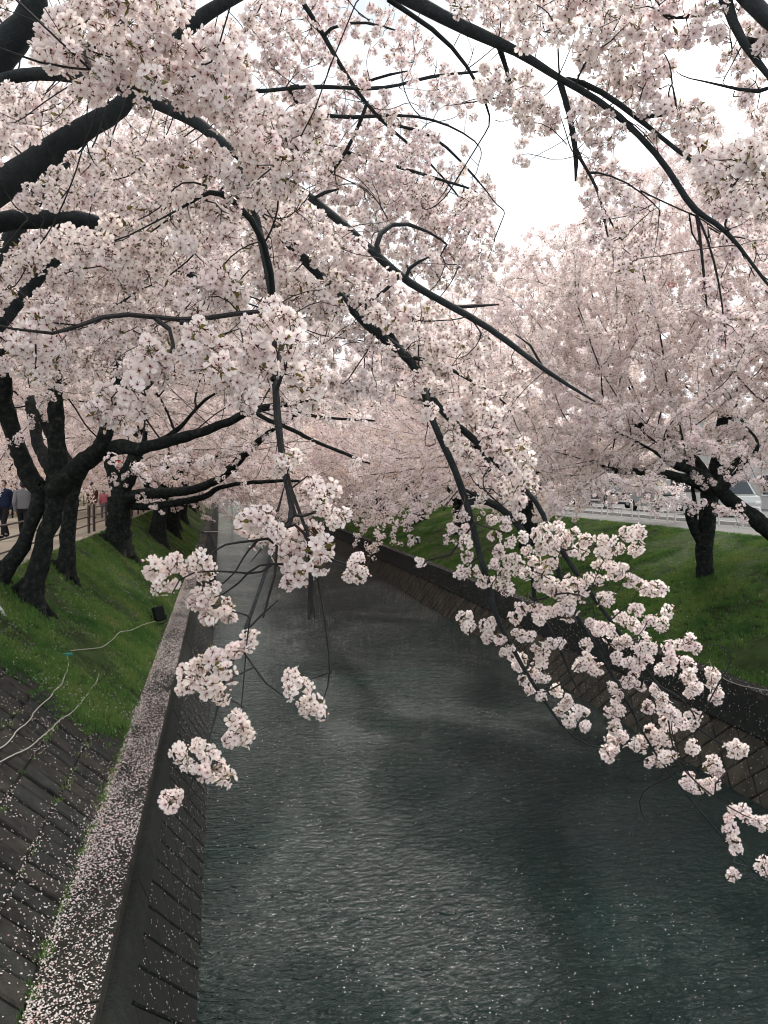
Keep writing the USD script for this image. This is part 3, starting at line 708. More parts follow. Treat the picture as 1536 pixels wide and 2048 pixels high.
def t2(sk, rg):
    D = 18.2
    b = sk.px([(128, 1150, 25.2), (133, 1135, 18.5), (136, 1080, 15.1), (141, 1020, 14.3), (150, 965, 15.1), (172, 925, 12.6), (203, 880, 10.1), (215, 820, 8.4)], D, D + 0.5, par=-1)
    sk.px([(152, 960, 11.8), (120, 900, 10.1), (85, 840, 8.4), (70, 770, 6.72)], D, D + 1.5)
    sk.px([(165, 935, 10.1), (220, 905, 8.4), (300, 890, 6.72), (360, 860, 5.04)], D, D - 1.5)
    roots(sk, b[2], 0.22, rg); return 8
def t3(sk, rg):
    D = to_px(g3)[2]
    b = sk.px([(238, 1112, 36), (236, 1094, 27.9), (238, 1040, 23.4), (241, 985, 23.4)], D, par=-1)
    sk.px([(236, 985, 13.5), (220, 930, 10.8), (203, 870, 9), (190, 800, 7.2)], D, D + 0.5)
    sk.px([(240, 985, 13.5), (250, 945, 9.9), (263, 913, 9), (276, 860, 7.2), (280, 780, 5.4)], D, D + 1.5)
    sk.px([(248, 985, 12.6), (266, 945, 10.8), (277, 912, 9.9), (285, 870, 9), (292, 790, 7.2)], D, D - 1.0)
    sk.px([(246, 1000, 14.4), (275, 990, 11.7), (300, 987, 10.8), (370, 982, 9), (430, 962, 8.1), (470, 928, 8.1), (500, 899, 7.2), (545, 858, 5.4), (610, 820, 3.6)], D, D - 3)
    sk.px([(262, 1012, 8.1), (300, 1012, 7.2), (350, 1006, 7.2), (410, 992, 6.3), (450, 972, 4.5), (540, 962, 3.6), (600, 962, 2.7)], D, D - 2)
    roots(sk, b[2], 0.4, rg, 6, 0.8); return 6
def r1(sk, rg):
    D = 21.6
    g = ground(1410, 1166); D = to_px(g)[2]
    b = sk.px([(1411, 1180, 24), (1410, 1164, 18), (1408, 1100, 16), (1415, 1040, 17), (1420, 990, 17), (1428, 950, 16), (1440, 900, 13), (1446, 830, 10)], D, par=-1)
    sk.px([(1408, 1098, 10), (1395, 1072, 9), (1385, 1050, 8), (1375, 1018, 7)], D, D - 0.2)
    sk.px([(1404, 1090, 5), (1393, 1060, 4), (1389, 1000, 4), (1380, 940, 3)], D, D - 0.3)
    sk.px([(1420, 985, 14), (1395, 930, 12), (1345, 885, 10), (1280, 850, 8)], D, D - 1.5)
    sk.px([(1422, 980, 13), (1470, 925, 11), (1520, 880, 9)], D, D + 1)
    sk.px([(1418, 980, 12), (1380, 960, 10), (1300, 945, 8), (1210, 940, 6)], D, D - 3)
    roots(sk, b[2], 0.2, rg); return 8
def r0(sk, rg):
    D = 16.6
    g = ground(1640, 1215); D = to_px(g)[2]
    sk.px([(1650, 1230, 36), (1640, 1200, 30), (1622, 1140, 27), (1600, 1105, 25)], D, par=-1)
    sk.px([(1600, 1105, 20), (1570, 1082, 18), (1536, 1060, 17), (1482, 1018, 15), (1432, 978, 13), (1395, 945, 10), (1335, 925, 7)], D, D - 0.5)
    sk.px([(1605, 1110, 22), (1612, 1020, 18), (1590, 930, 14), (1560, 840, 10)], D, D - 1)
    sk.px([(1600, 1110, 20), (1640, 1030, 16), (1690, 950, 12)], D, D + 1)
    sk.px([(1440, 985, 9), (1462, 960, 7), (1490, 925, 6), (1520, 895, 4)], D - 0.4)
    return 6
gd = lambda x, y: ground(x, y)
p1 = P(80, 1180, 14.4); p2 = P(133, 1135, 18.2); q0, q1 = ground(1640, 1215), ground(1410, 1166)
ctr = lambda p: np.array([p[0], p[1], 0.0])
grown('T1', 'old double-stemmed cherry tree at the left edge, forking limbs reaching over the grass bank', t1, ctr(p1), 31, CANAL_L, 3000, CL1, group='cherry trees along the left bank', top=9.0, low=1.3, clear=3.7)
grown('T2', 'leaning cherry trunk close behind the double-stemmed tree, beside the brown railing', t2, ctr(p2), 32, CANAL_L, 3000, CL1, group='cherry trees along the left bank', top=9.0, low=1.3, clear=3.7)
grown('T3', 'stout cherry tree on the left bank with V-shaped fork and low bough over the canal', t3, ctr(g3), 33, CANAL_L, 3600, CL1, group='cherry trees along the left bank', clear=3.2)
grown('R1', 'cherry tree alone on the right grass slope with short cut stubs on its trunk', r1, ctr(q1), 41, CANAL_R, 4000, CL1, group='cherry trees along the right bank', top=9.2, base=2.9, spacing=0.075, clear=1.7)
grown('R0', 'cherry tree at the right edge, thick bough slanting in front of the stubbed trunk', r0, ctr(q0), 42, CANAL_R, 3600, CL1, group='cherry trees along the right bank', top=9.0, base=3.0, spacing=0.075, clear=1.7)
rng = np.random.default_rng(77)
plant(0, g4[0], g4[1], 0.3, 1.12, 'slim dark cherry tree next along the bank after the V-forked one', 'cherry trees along the left bank')
plant(1, g5[0], g5[1], -0.2, 1.2, 'small-looking cherry trunk just behind the slim dark one on the left bank', 'cherry trees along the left bank')
NTH = 'first second third fourth fifth sixth seventh eighth ninth tenth eleventh twelfth thirteenth fourteenth fifteenth sixteenth seventeenth'.split()
for i, y in enumerate((51, 60, 70, 81, 92, 104, 118, 133, 150, 168)):
    plant((i + 2) % 4, -3.0 + rng.normal(0, 0.3), y + rng.normal(0, 1), rng.uniform(-0.5, 0.5), rng.uniform(1.2, 1.38), f'far cherry tree of the left row, {NTH[i]} beyond the slim dark trunks', 'far cherry trees of the left row')
for i, y in enumerate((31.5, 41)):
    plant((i * 2 + 1) % 4, 12.7, y, PI + (0.4, -0.3)[i], 1.18, ('pale pink cherry tree behind the stubbed trunk, branches hanging to the right bank', 'cherry tree with boughs drooping over the middle of the right canal wall')[i], 'cherry trees along the right bank')
for i, y in enumerate((51, 60.5, 70, 80, 91, 103, 117, 132, 150, 170)):
    plant((i + 1) % 4, 12.4 + rng.normal(0, 0.4), y + rng.normal(0, 1), PI + rng.uniform(-0.5, 0.5), rng.uniform(1.2, 1.38), f'far cherry tree of the right row, {NTH[i + 2]} beyond the stubbed trunk', 'far cherry trees of the right row')
for i, (x, y) in enumerate(((-13, 34), (-12, 46), (-14, 60), (-12.5, 75), (-13, 95))):
    plant(i % 4, x, y, rng.uniform(0, 6), 1.0, f'pale cherry tree beyond the footpath, {NTH[i]} along the black iron fence', 'cherry trees beyond the footpath', z=0.0)
for i, (x, y) in enumerate(((-16, 205), (-7, 196), (2, 200), (11, 198), (20, 204), (30, 200))):
    plant(i % 4, x, y, rng.uniform(0, 6), 1.25, f'distant cherry tree behind the footbridge at the canal end, {NTH[i]} from the left', 'cherry trees at the canal end', z=0.0)

# ------------------------------------------------------------------ the near tree whose boughs hang in front of the camera
rng = np.random.default_rng(501)
T0 = Skel()
trunk0 = T0.path([(-4.0, 4.4, -0.4), (-3.95, 4.5, 0.3), (-3.75, 4.7, 1.2), (-3.5, 4.8, 2.0)], [0.52, 0.4, 0.34, 0.33], step=0.12)
top0 = trunk0[-1]
def limb_from(node, world, rad): return T0.path(world, rad, par=node, step=0.12)
def w(*q): return [np.asarray(x, float) for x in q]
sA = P(-120, 330, 5.2)
limb_from(top0, w(T0.p[top0] + [0.25, 0.05, 0.35], (T0.p[top0] + sA) / 2 + [0, 0, 0.25], sA), [0.22, 0.18, 0.14])
b1 = T0.px([(-120, 330, 42), (-60, 220, 38), (0, 112, 37), (45, 45, 34), (90, -30, 30)], 5.2, 4.9, par=len(T0.p) - 1, ws=0.85)
c1 = T0.px([(-200, 560, 56), (-120, 480, 50), (-60, 425, 46), (0, 375, 42), (60, 322, 40), (120, 287, 37), (180, 252, 31), (240, 222, 26), (300, 150, 22), (352, 70, 22), (420, 22, 20), (520, -35, 17)], 4.9, 4.9, par=top0, ws=0.7)
sB = P(-40, 166, 4.6)
b2 = T0.px([(-60, 235, 22), (-40, 170, 18), (0, 157, 16), (80, 148, 15), (150, 154, 15), (200, 162, 17), (250, 172, 18), (320, 205, 18), (400, 250, 15), (462, 300, 12), (522, 338, 10), (583, 362, 10), (640, 410, 10), (700, 455, 10), (755, 512, 10), (820, 570, 10), (900, 610, 9), (980, 655, 8), (1050, 710, 7), (1090, 742, 6), (1140, 775, 5), (1190, 803, 4)], 4.9, 3.1, par=b1[6], ws=0.8)
d1 = T0.px([(-140, 500, 28), (-60, 460, 24), (0, 449, 21), (60, 441, 20), (120, 436, 19), (190, 437, 16), (260, 470, 12), (330, 520, 9), (400, 560, 6)], 5.5, 5.2, par=c1[4], ws=0.92)
e1 = T0.px([(-130, 640, 30), (-60, 590, 26), (0, 525, 24), (25, 470, 22), (55, 420, 20), (82, 385, 16), (130, 330, 10)], 6.0, 6.2, par=top0, ws=0.75)
f1 = T0.px([(-140, 760, 30), (-30, 690, 25), (0, 645, 22), (50, 590, 20), (100, 535, 18), (132, 500, 14), (200, 470, 10)], 6.4, 6.6, par=top0, ws=0.72)
# hanging bough in the middle
h0 = T0.px([(470, 305, 10), (492, 355, 10), (508, 420, 10), (522, 480, 10), (534, 530, 10), (543, 580, 9), (546, 650, 9), (547, 760, 9), (555, 830, 9), (560, 900, 9), (568, 945, 9), (578, 985, 9), (591, 1030, 8), (584, 1046, 6), (569, 1056, 6), (548, 1080, 5), (542, 1112, 5), (530, 1150, 5), (511, 1197, 5), (500, 1236, 5), (486, 1272, 5), (466, 1315, 4), (447, 1360, 4), (436, 1405, 3), (429, 1451, 3), (418, 1480, 2.6), (400, 1530, 2.4), (386, 1555, 2.2), (373, 1590, 2)], 3.8, 1.85, ws=0.8)
D2 = 1.95
T0.px([(501, 1236, 2.2), (526, 1236, 2.2), (556, 1201, 1.8)], D2)
T0.px([(569, 1056, 2.9), (535, 1072, 2.9), (506, 1091, 2.6), (479, 1082, 2.2), (450, 1084, 2.2), (420, 1099, 1.7)], D2)
T0.px([(506, 1092, 2.2), (483, 1108, 2.2), (472, 1143, 1.9), (460, 1188, 1.7)], D2)
T0.px([(506, 1091, 2.9), (514, 1080, 3.6), (503, 1096, 3.6)], D2)
T0.px([(543, 1131, 2.2), (515, 1124, 2.2), (497, 1140, 2), (479, 1166, 1.9), (458, 1198, 1.6)], D2)
T0.px([(529, 1154, 2.2), (500, 1150, 2.2), (472, 1143, 1.9), (440, 1141, 1.7), (380, 1140, 1.6), (345, 1146, 1.4)], D2)
T0.px([(591, 1030, 3.6), (612, 1050, 2.9), (624, 1110, 2.9), (640, 1158, 2.2), (647, 1200, 2.2), (653, 1265, 1.9), (658, 1315, 1.9), (663, 1344, 1.7), (662, 1372, 1.6), (645, 1405, 1.4)], D2, D2)
T0.px([(663, 1344, 1.4), (645, 1350, 1.4), (612, 1362, 1.4)], D2)
T0.px([(612, 1060, 4), (622, 1110, 4), (624, 1165, 5), (625, 1195, 7), (623, 1218, 6), (617, 1240, 3)], D2)
T0.px([(624, 1200, 5), (628, 1222, 5), (630, 1238, 3)], D2)
T0.px([(640, 1105, 2.2), (658, 1118, 2.2), (694, 1130, 1.7), (712, 1135, 1.4)], D2)
T0.px([(493, 1261, 1.7), (490, 1308, 1.6), (488, 1415, 1.4), (478, 1450, 1.4)], D2)
T0.px([(500, 1236, 1.7), (480, 1215, 1.6), (470, 1235, 1.4)], D2)
T0.px([(418, 1569, 1.4), (400, 1582, 1.4), (378, 1592, 1.4)], 1.88)
T0.px([(596, 1035, 2.9), (630, 1035, 2.9), (672, 1011, 2.2)], D2)
T0.px([(572, 960, 3.6), (556, 1020, 2.9), (535, 1035, 2.2)], D2)
T0.px([(545, 760, 5), (560, 745, 4), (600, 720, 3)], 2.2, 2.1)
T0.px([(110, 680, 4), (150, 650, 4), (200, 626, 5), (260, 620, 5), (310, 636, 5), (350, 642, 5), (420, 640, 5), (540, 610, 5)][::-1], 2.6, 2.0)
T0.px([(360, 645, 5), (357, 690, 5), (340, 735, 4), (290, 790, 3), (250, 820, 2.5)], 2.25, 2.0)
T0.px([(420, 630, 4), (440, 670, 3), (458, 700, 3)], 2.3, 2.1)
T0.px([(508, 430, 6), (470, 400, 7), (440, 380, 6), (412, 372, 5), (405, 400, 4)], 3.0, 2.8)
# boughs slanting down to the right
i0 = T0.px([(500, 400, 13), (560, 470, 13), (607, 524, 12), (657, 574, 13), (701, 615, 13), (736, 653, 12), (768, 684, 12), (803, 692, 11), (824, 723, 10), (841, 752, 9), (853, 788, 9), (871, 811, 9), (906, 846, 8), (925, 858, 8), (962, 889, 9), (990, 930, 9), (1014, 952, 7), (1037, 966, 7), (1058, 980, 7), (1071, 998, 6), (1092, 1027, 6), (1102, 1060, 6), (1110, 1110, 6), (1116, 1155, 6), (1134, 1205, 6), (1155, 1233, 5), (1176, 1267, 5), (1194, 1304, 5), (1218, 1330, 4.5), (1228, 1364, 4), (1246, 1392, 4), (1265, 1418, 3.5), (1275, 1444, 3)], 4.2, 3.3, ws=0.82)
T0.px([(735, 598, 10), (752, 625, 11), (778, 660, 11), (786, 678, 10)], 3.95, 4.0, ws=0.8)
T0.px([(690, 585, 7), (722, 622, 9), (750, 655, 9)], 4.1, ws=0.8)
i1 = T0.px([(845, 765, 8), (850, 805, 8), (870, 849, 8), (889, 882, 8), (900, 914, 8), (910, 941, 8), (920, 975, 8), (931, 1006, 7.5), (941, 1032, 7.5), (950, 1071, 7), (957, 1110, 7), (967, 1136, 7), (978, 1175, 7), (982, 1201, 6.5), (994, 1232, 6), (1004, 1259, 6), (1017, 1280, 5.5), (1033, 1304, 5), (1046, 1332, 4.5), (1056, 1358, 4), (1082, 1384, 4), (1098, 1418, 3.5), (1119, 1449, 3), (1142, 1473, 2.4), (1181, 1504, 1.6)], 3.6, 3.2, ws=0.88)
T0.px([(962, 894, 7), (975, 925, 8), (988, 952, 7)], 3.65)
T0.px([(977, 996, 7), (1000, 1014, 7), (1022, 1032, 7), (1043, 1058, 7), (1063, 1084, 5), (1069, 1118, 4), (1071, 1162, 4), (1056, 1186, 5), (1077, 1223, 5), (1093, 1254, 4), (1113, 1275, 3.5), (1130, 1320, 2.5), (1150, 1370, 2)], 3.55, 3.35)
T0.px([(1100, 1060, 5), (1125, 1100, 5), (1150, 1147, 5), (1178, 1181, 5), (1199, 1209, 4.5), (1222, 1240, 4), (1245, 1275, 3.5), (1285, 1330, 3), (1330, 1390, 2.5), (1388, 1455, 2.5)], 3.5, 3.3)
T0.px([(1388, 1455, 2.4), (1412, 1463, 2), (1431, 1484, 2), (1453, 1494, 1.8)], 3.3)
T0.px([(1388, 1455, 2.4), (1392, 1495, 2), (1395, 1520, 2), (1408, 1535, 1.8)], 3.3)
T0.px([(1340, 1400, 2.2), (1335, 1480, 2), (1345, 1535, 2), (1375, 1541, 2)], 3.3, 3.2)
T0.px([(1375, 1541, 2), (1395, 1580, 2), (1429, 1592, 2), (1451, 1609, 1.8), (1490, 1640, 1.6)], 3.2, 3.1)
T0.px([(1275, 1444, 2.4), (1300, 1500, 2), (1390, 1610, 2), (1455, 1690, 1.8), (1500, 1740, 1.6), (1536, 1775, 1.5)], 3.3, 3.0)
T0.px([(920, 975, 3), (950, 990, 3.5), (990, 1010, 3)], 3.5)
T0.px([(950, 1045, 2), (900, 1110, 2), (850, 1122, 1.6)][::-1][::-1], 3.4)
T0.px([(830, 740, 5), (800, 700, 4), (860, 712, 4), (900, 735, 3.5), (960, 775, 3), (1005, 795, 2.5)], 3.9)
T0.px([(1090, 742, 3), (1060, 690, 2.5), (1030, 668, 2)], 3.3)
# boughs over the top right
sM = P(700, -60, 3.9)
m0 = limb_from(top0, w(T0.p[top0] + [0.5, -0.1, 0.9], (-1.6, 4.1, 4.2), (-0.3, 3.9, 4.75), sM), [0.24, 0.17, 0.12, 0.075])
m1 = T0.px([(700, -60, 26), (760, -35, 20), (818, 0, 17), (883, 35, 17), (943, 65, 16), (993, 88, 14), (1033, 103, 12), (1068, 125, 11), (1098, 145, 10), (1118, 163, 9), (1150, 172, 8), (1198, 195, 8), (1238, 232, 8), (1283, 276, 8), (1316, 310, 8), (1338, 340, 8), (1350, 366, 8), (1370, 397, 9), (1393, 430, 9), (1405, 434, 7), (1432, 446, 6), (1452, 460, 6), (1478, 491, 5), (1497, 520, 5), (1517, 545, 4), (1560, 600, 3)], 3.9, 3.4, par=m0[-1], ws=0.75)
T0.px([(1118, 163, 8), (1127, 195, 8), (1137, 225, 8), (1147, 265, 7), (1151, 300, 7), (1153, 330, 6), (1151, 362, 4)], 3.72, ws=0.72)
T0.px([(1152, 312, 5), (1179, 344, 4.5), (1199, 375, 4.5), (1204, 409, 4.5), (1211, 443, 4), (1214, 482, 3)], 3.7, ws=0.7)
T0.px([(1205, 412, 3.5), (1225, 446, 3), (1239, 477, 3), (1245, 496, 2.5)], 3.7, ws=0.7)
T0.px([(1177, 338, 4), (1222, 347, 3), (1259, 366, 3), (1282, 381, 3), (1304, 409, 2.6), (1336, 426, 2)], 3.7, 3.9, ws=0.7)
T0.px([(1118, 150, 8), (1168, 160, 8), (1203, 180, 8), (1243, 210, 7), (1283, 240, 7), (1318, 270, 7), (1355, 303, 6), (1386, 325, 5), (1410, 340, 4)], 3.75, 3.5, ws=0.72)
T0.px([(1273, 225, 4), (1320, 229, 4), (1360, 238, 3)], 3.6)
T0.px([(1393, 432, 5), (1398, 471, 5), (1404, 505, 4.5), (1407, 542, 4.5), (1412, 582, 4), (1414, 615, 3)], 3.5, ws=0.7)
T0.px([(1398, 437, 4), (1418, 474, 4), (1429, 522, 4), (1438, 568, 3.5), (1446, 608, 3), (1449, 647, 2.6), (1452, 700, 2)], 3.5, ws=0.7)
T0.px([(1378, 425, 3), (1384, 466, 3), (1402, 497, 2.6)], 3.5, ws=0.7)
T0.px([(998, 105, 7), (1013, 130, 6), (1020, 160, 5), (1030, 192, 3)], 3.85, ws=0.75)
t0 = limb_from(m0[-3], w(T0.p[m0[-3]] + [0.4, -0.1, 0.2], (0.8, 3.2, 5.0), P(1440, -60, 3.4)), [0.07, 0.06, 0.05])
T0.px([(1440, -60, 22), (1450, 0, 11), (1468, 48, 12), (1488, 90, 10), (1512, 128, 8), (1545, 150, 6)], 3.4, 3.2, par=t0[-1], ws=0.8)
T0.px([(1440, -60, 24), (1500, 5, 22), (1536, 40, 20), (1600, 90, 15)], 3.4, 3.1, par=t0[-1], ws=0.8)
T0.px([(1478, 70, 6), (1508, 78, 7), (1545, 96, 7)], 3.3)
T0.px([(1575, 190, 5), (1520, 187, 4), (1470, 183, 3.5), (1440, 170, 2), (1400, 157, 1.5)], 3.2, 3.4)
T0.px([(1333, 0, 3), (1318, 30, 3), (1310, 55, 2)][::-1], 3.4)
T0.px([(1450, 10, 5), (1400, 45, 3.5), (1345, 40, 2.5), (1310, 35, 2)], 3.4)
T0.px([(720, -50, 6), (768, 3, 5), (818, 22, 5), (868, 55, 4.5), (908, 95, 4), (938, 135, 3.5), (958, 170, 3), (970, 202, 2.6), (990, 240, 2)], 3.9, 4.3, par=m1[2])
# lighter boughs against the sky
n1 = T0.px([(560, -60, 9), (604, 0, 8), (624, 32, 8), (648, 70, 7.5), (665, 103, 7), (686, 144, 7), (707, 176, 6.5), (733, 208, 6), (759, 237, 6), (791, 267, 4), (824, 290, 4), (856, 319, 3.5), (891, 360, 3), (926, 404, 2.5), (953, 440, 2)], 5.6, 6.0, par=c1[-1], ws=0.62)
n2 = T0.px([(300, 150, 9), (420, 178, 7), (500, 185, 6), (569, 177, 5), (595, 173, 5), (648, 173, 5), (707, 176, 5), (765, 176, 4.6), (797, 176, 4.6), (824, 158, 4.5), (868, 151, 4), (926, 148, 4), (973, 141, 3)], 5.0, 5.9, ws=0.75)
n3 = T0.px([(569, 178, 5), (610, 225, 5), (663, 239, 5), (701, 234, 5), (750, 230, 4.6), (794, 226, 4), (838, 231, 3.6), (897, 249, 2.6), (960, 285, 2)], 5.6, 6.0, ws=0.75)
T0.px([(724, 232, 5), (712, 270, 5), (692, 305, 5), (677, 325, 5), (657, 356, 5)], 5.8, ws=0.75)
T0.px([(692, 307, 3.5), (736, 314, 3.5), (771, 328, 3.5), (812, 337, 3), (847, 349, 3), (900, 366, 2.6), (958, 381, 2)], 5.8)
T0.px([(770, 250, 3.5), (800, 252, 3), (841, 256, 3), (891, 290, 2.5), (926, 325, 2.4), (945, 352, 2), (975, 380, 1.6)], 5.9)
T0.px([(720, 172, 3), (745, 155, 3), (775, 149, 3), (815, 142, 2)], 5.7)
T0.px([(640, 60, 3), (690, 35, 3), (740, 40, 2.5), (800, 70, 2)], 5.6)
T0.px([(740, 495, 5), (777, 440, 5), (815, 440, 4), (853, 457, 3), (900, 490, 2)], 3.7, 4.2)
T0.px([(797, 555, 4), (815, 535, 4), (835, 522, 3.5), (858, 514, 2.5)], 3.6)
T0.px([(790, 562, 4), (770, 580, 4), (748, 605, 4)], 3.6)
T0.px([(915, 614, 4), (950, 612, 4), (998, 609, 3)], 3.5)
T0.px([(625, 398, 4), (650, 385, 4), (678, 378, 3)], 3.9)
T0.px([(252, 172, 8), (236, 150, 7), (214, 128, 6), (236, 104, 5), (318, 96, 4), (400, 128, 3), (450, 160, 2)], 4.3, 2.6)
T0.px([(214, 128, 5), (160, 100, 4), (110, 78, 3)], 3.3, 2.6)
T0.px([(461, 301, 6), (484, 272, 5), (524, 262, 4), (582, 282, 3), (610, 320, 2)], 3.9, 2.7)
NTRACED = len(T0.p)
# short side twigs and spurs along the traced wood
def spur(par, q, d, n, depth=0):
    for s in range(n):
        d = d + rng.normal(0, 0.25, 3); d /= np.linalg.norm(d); q = q + d * 0.05; par = T0.add(q, par, 0.0)
        if depth < 1 and rng.random() < 0.22: spur(par, q.copy(), d + ball_dirs(rng, 6, 0.6)[rng.integers(0, 6)] * 0.9, int(rng.integers(1, 4)), 1)
for k in range(60, NTRACED):
    dist = np.linalg.norm(T0.p[k] - CAM); nearby = dist < 2.9
    if T0.r[k] > 0.05 or rng.random() > (0.07 if nearby else 0.24): continue
    d = ball_dirs(rng, 6, 0.6)[rng.integers(0, 6)]; d[2] += 0.1
    spur(k, T0.p[k].copy(), d, int(rng.integers(1, 3 if nearby else 8)))

# the flower clusters: those one can tell apart in front, then fuller masses; (x, y, radius px)
EX = []          # (position, scale)
def ex(lst, d, dj=0.06):
    for a in lst:
        x, y, r = a; dd = d * (1 + rng.uniform(-dj, dj)); EX.append((P(x, y, dd), r * dd / F / 0.045))
ex([(308, 1138, 30), (335, 1160, 30), (350, 1125, 24), (322, 1172, 22), (395, 1120, 28), (410, 1140, 26), (378, 1140, 22), (405, 1195, 30), (440, 1215, 30), (415, 1235, 24), (395, 1205, 24), (455, 1230, 22), (425, 1180, 20),
    (430, 1320, 32), (385, 1352, 32), (420, 1372, 32), (455, 1345, 28), (500, 1280, 24), (470, 1300, 24), (400, 1330, 24), (370, 1375, 22), (440, 1390, 24), (475, 1440, 28), (492, 1475, 26), (460, 1482, 22), (480, 1455, 24),
    (355, 1505, 24), (410, 1505, 26), (430, 1540, 32), (375, 1528, 18), (450, 1555, 22), (405, 1545, 24), (395, 1490, 20), (342, 1605, 26), (355, 1590, 18), (588, 1358, 26), (580, 1382, 22), (612, 1372, 20), (625, 1412, 26), (640, 1425, 20), (608, 1412, 18),
    (712, 1128, 22), (722, 1148, 22), (700, 1148, 18), (715, 1115, 16)], 1.93, 0.03)
ex([(505, 1040, 32), (530, 1030, 28), (490, 1055, 26), (545, 1062, 28), (520, 1075, 26), (600, 1085, 38), (640, 1098, 34), (592, 1140, 34), (565, 1110, 30), (622, 1065, 30), (640, 1130, 28), (560, 1075, 28), (610, 1155, 26), (575, 1165, 22),
    (655, 985, 30), (640, 1012, 28), (682, 1030, 26), (630, 972, 26), (668, 1040, 22), (610, 985, 24), (570, 928, 26), (590, 915, 22), (560, 940, 22)], 1.97, 0.04)
ex([(545, 650, 42), (520, 690, 38), (575, 690, 38), (560, 630, 34), (530, 740, 36), (585, 740, 34), (600, 770, 34), (625, 795, 32), (615, 750, 28), (510, 650, 30), (590, 655, 30), (500, 720, 28), (545, 610, 30), (640, 760, 24)], 2.15, 0.05)
ex([(420, 690, 40), (395, 665, 36), (440, 735, 38), (410, 740, 32), (470, 770, 34), (490, 800, 30), (455, 700, 32), (380, 700, 30), (500, 770, 28), (290, 740, 40), (315, 720, 36), (240, 800, 42), (215, 830, 38), (265, 780, 36), (210, 790, 32), (300, 700, 32), (325, 750, 30), (240, 845, 28), (195, 820, 28), (275, 820, 26)], 2.05, 0.05)
ex([(60, 690, 36), (90, 640, 38), (80, 720, 32), (35, 690, 32), (110, 610, 28), (125, 640, 26), (55, 660, 30), (100, 690, 28), (80, 755, 22)], 2.05, 0.05)
U = [(165, 185), (120, 240), (185, 250), (180, 300), (190, 370), (165, 440), (215, 430), (255, 480), (310, 480), (370, 510), (290, 60), (380, 90), (250, 110), (340, 60), (420, 60), (300, 200), (360, 220), (420, 190), (310, 270), (380, 300), (440, 280), (500, 270), (330, 340), (400, 370), (460, 340), (520, 330), (560, 400), (490, 390),
     (420, 420), (370, 390), (310, 400), (350, 450), (450, 440), (520, 440), (580, 330), (640, 340), (700, 330), (620, 290), (560, 290), (540, 240), (600, 230), (660, 260), (720, 290), (790, 290), (840, 310), (870, 330), (800, 350), (780, 400), (830, 410), (880, 420), (850, 440), (920, 470), (960, 490), (1000, 510), (1045, 505),
     (930, 250), (960, 255), (900, 260), (935, 340), (950, 330), (560, 480), (610, 500), (660, 480), (700, 490), (640, 540), (690, 530), (740, 460), (780, 470), (600, 540), (560, 520), (520, 500), (820, 550), (805, 560), (950, 600), (870, 635), (1085, 610), (1060, 670), (920, 660), (960, 690), (1010, 650), (430, 600), (400, 640), (505, 610),
     (510, 650), (560, 610), (600, 600), (640, 610), (180, 640), (195, 680), (275, 680), (280, 720), (335, 740), (435, 725), (470, 720), (400, 810), (420, 850), (520, 790), (520, 840), (385, 780), (570, 750), (725, 765), (765, 680), (740, 660), (790, 680), (840, 730), (870, 760), (900, 740), (990, 740), (960, 780), (1010, 770), (860, 820),
     (910, 840), (950, 860), (990, 820), (930, 900), (910, 930), (960, 940), (1090, 770), (1140, 760), (1180, 750), (1180, 850), (1100, 820), (1090, 870), (1050, 870), (1180, 905), (1290, 890), (1280, 930), (1310, 970), (1195, 970), (1210, 960), (700, 850), (740, 850), (770, 870), (720, 830), (440, 920), (490, 900), (530, 910), (470, 960),
     (520, 990), (590, 965), (620, 1030), (600, 1060), (640, 1010), (680, 1060), (645, 1105), (715, 1125), (840, 950), (850, 1010), (830, 1060), (870, 1050), (1030, 960), (1060, 1000), (1000, 1040), (1080, 1040), (1100, 1070), (1080, 1110), (1130, 1080), (1150, 1110), (1195, 1080), (1200, 1120), (850, 1140), (880, 1180), (840, 1180),
     (940, 1210), (970, 1190), (1010, 1150), (1050, 1170), (1080, 1190), (1030, 1200), (815, 1250), (1000, 1290), (1050, 1275), (1070, 1265), (1200, 1220), (1290, 1290), (1310, 1330), (1270, 1310), (1170, 1380), (1190, 1400), (1180, 1360), (1230, 1395), (1270, 1400), (1300, 1380), (1395, 1215), (1420, 1230), (1385, 1230), (1380, 1500),
     (1360, 1540), (1420, 1500), (1370, 1590), (1450, 1540), (1490, 1550), (1520, 1560), (1385, 1650), (1395, 1680), (1510, 1760), (1530, 1740), (1380, 1790)]
for u, v_ in U:
    dd = 3.4 + rng.uniform(-0.15, 0.2) - 0.25 * (v_ / 1791); x, y = 850 + u / 2.239, 950 + v_ / 2.239
    r = rng.uniform(14, 20.5) if v_ < 1130 else rng.uniform(14, 19.5)
    EX.append((P(x, y, dd), r * dd / F / 0.045))
    if v_ > 560 and rng.random() < 0.25:
        a = rng.uniform(0, 6.28); EX.append((P(x + 17 * math.cos(a), y + 14 * math.sin(a), dd + rng.uniform(-0.08, 0.08)), 0.75 * r * dd / F / 0.045))
ex([(1358, 75, 25), (1383, 70, 25), (1375, 85, 20), (1432, 68, 24), (1445, 72, 20), (1333, 30, 22), (1350, 5, 20), (1393, 30, 22), (1410, 15, 22), (1400, 55, 18), (1480, 112, 22), (1500, 130, 20), (1520, 75, 26), (1503, 55, 24), (1453, 112, 16), (1478, 142, 16), (1440, 135, 12), (1490, 172, 18), (1497, 190, 16), (1487, 205, 15),
    (1505, 105, 24), (1525, 100, 24), (1440, 20, 20), (1475, 20, 18), (1530, 60, 22), (1518, 240, 14), (1530, 215, 13)], 3.35, 0.04)
NEX = len(EX)
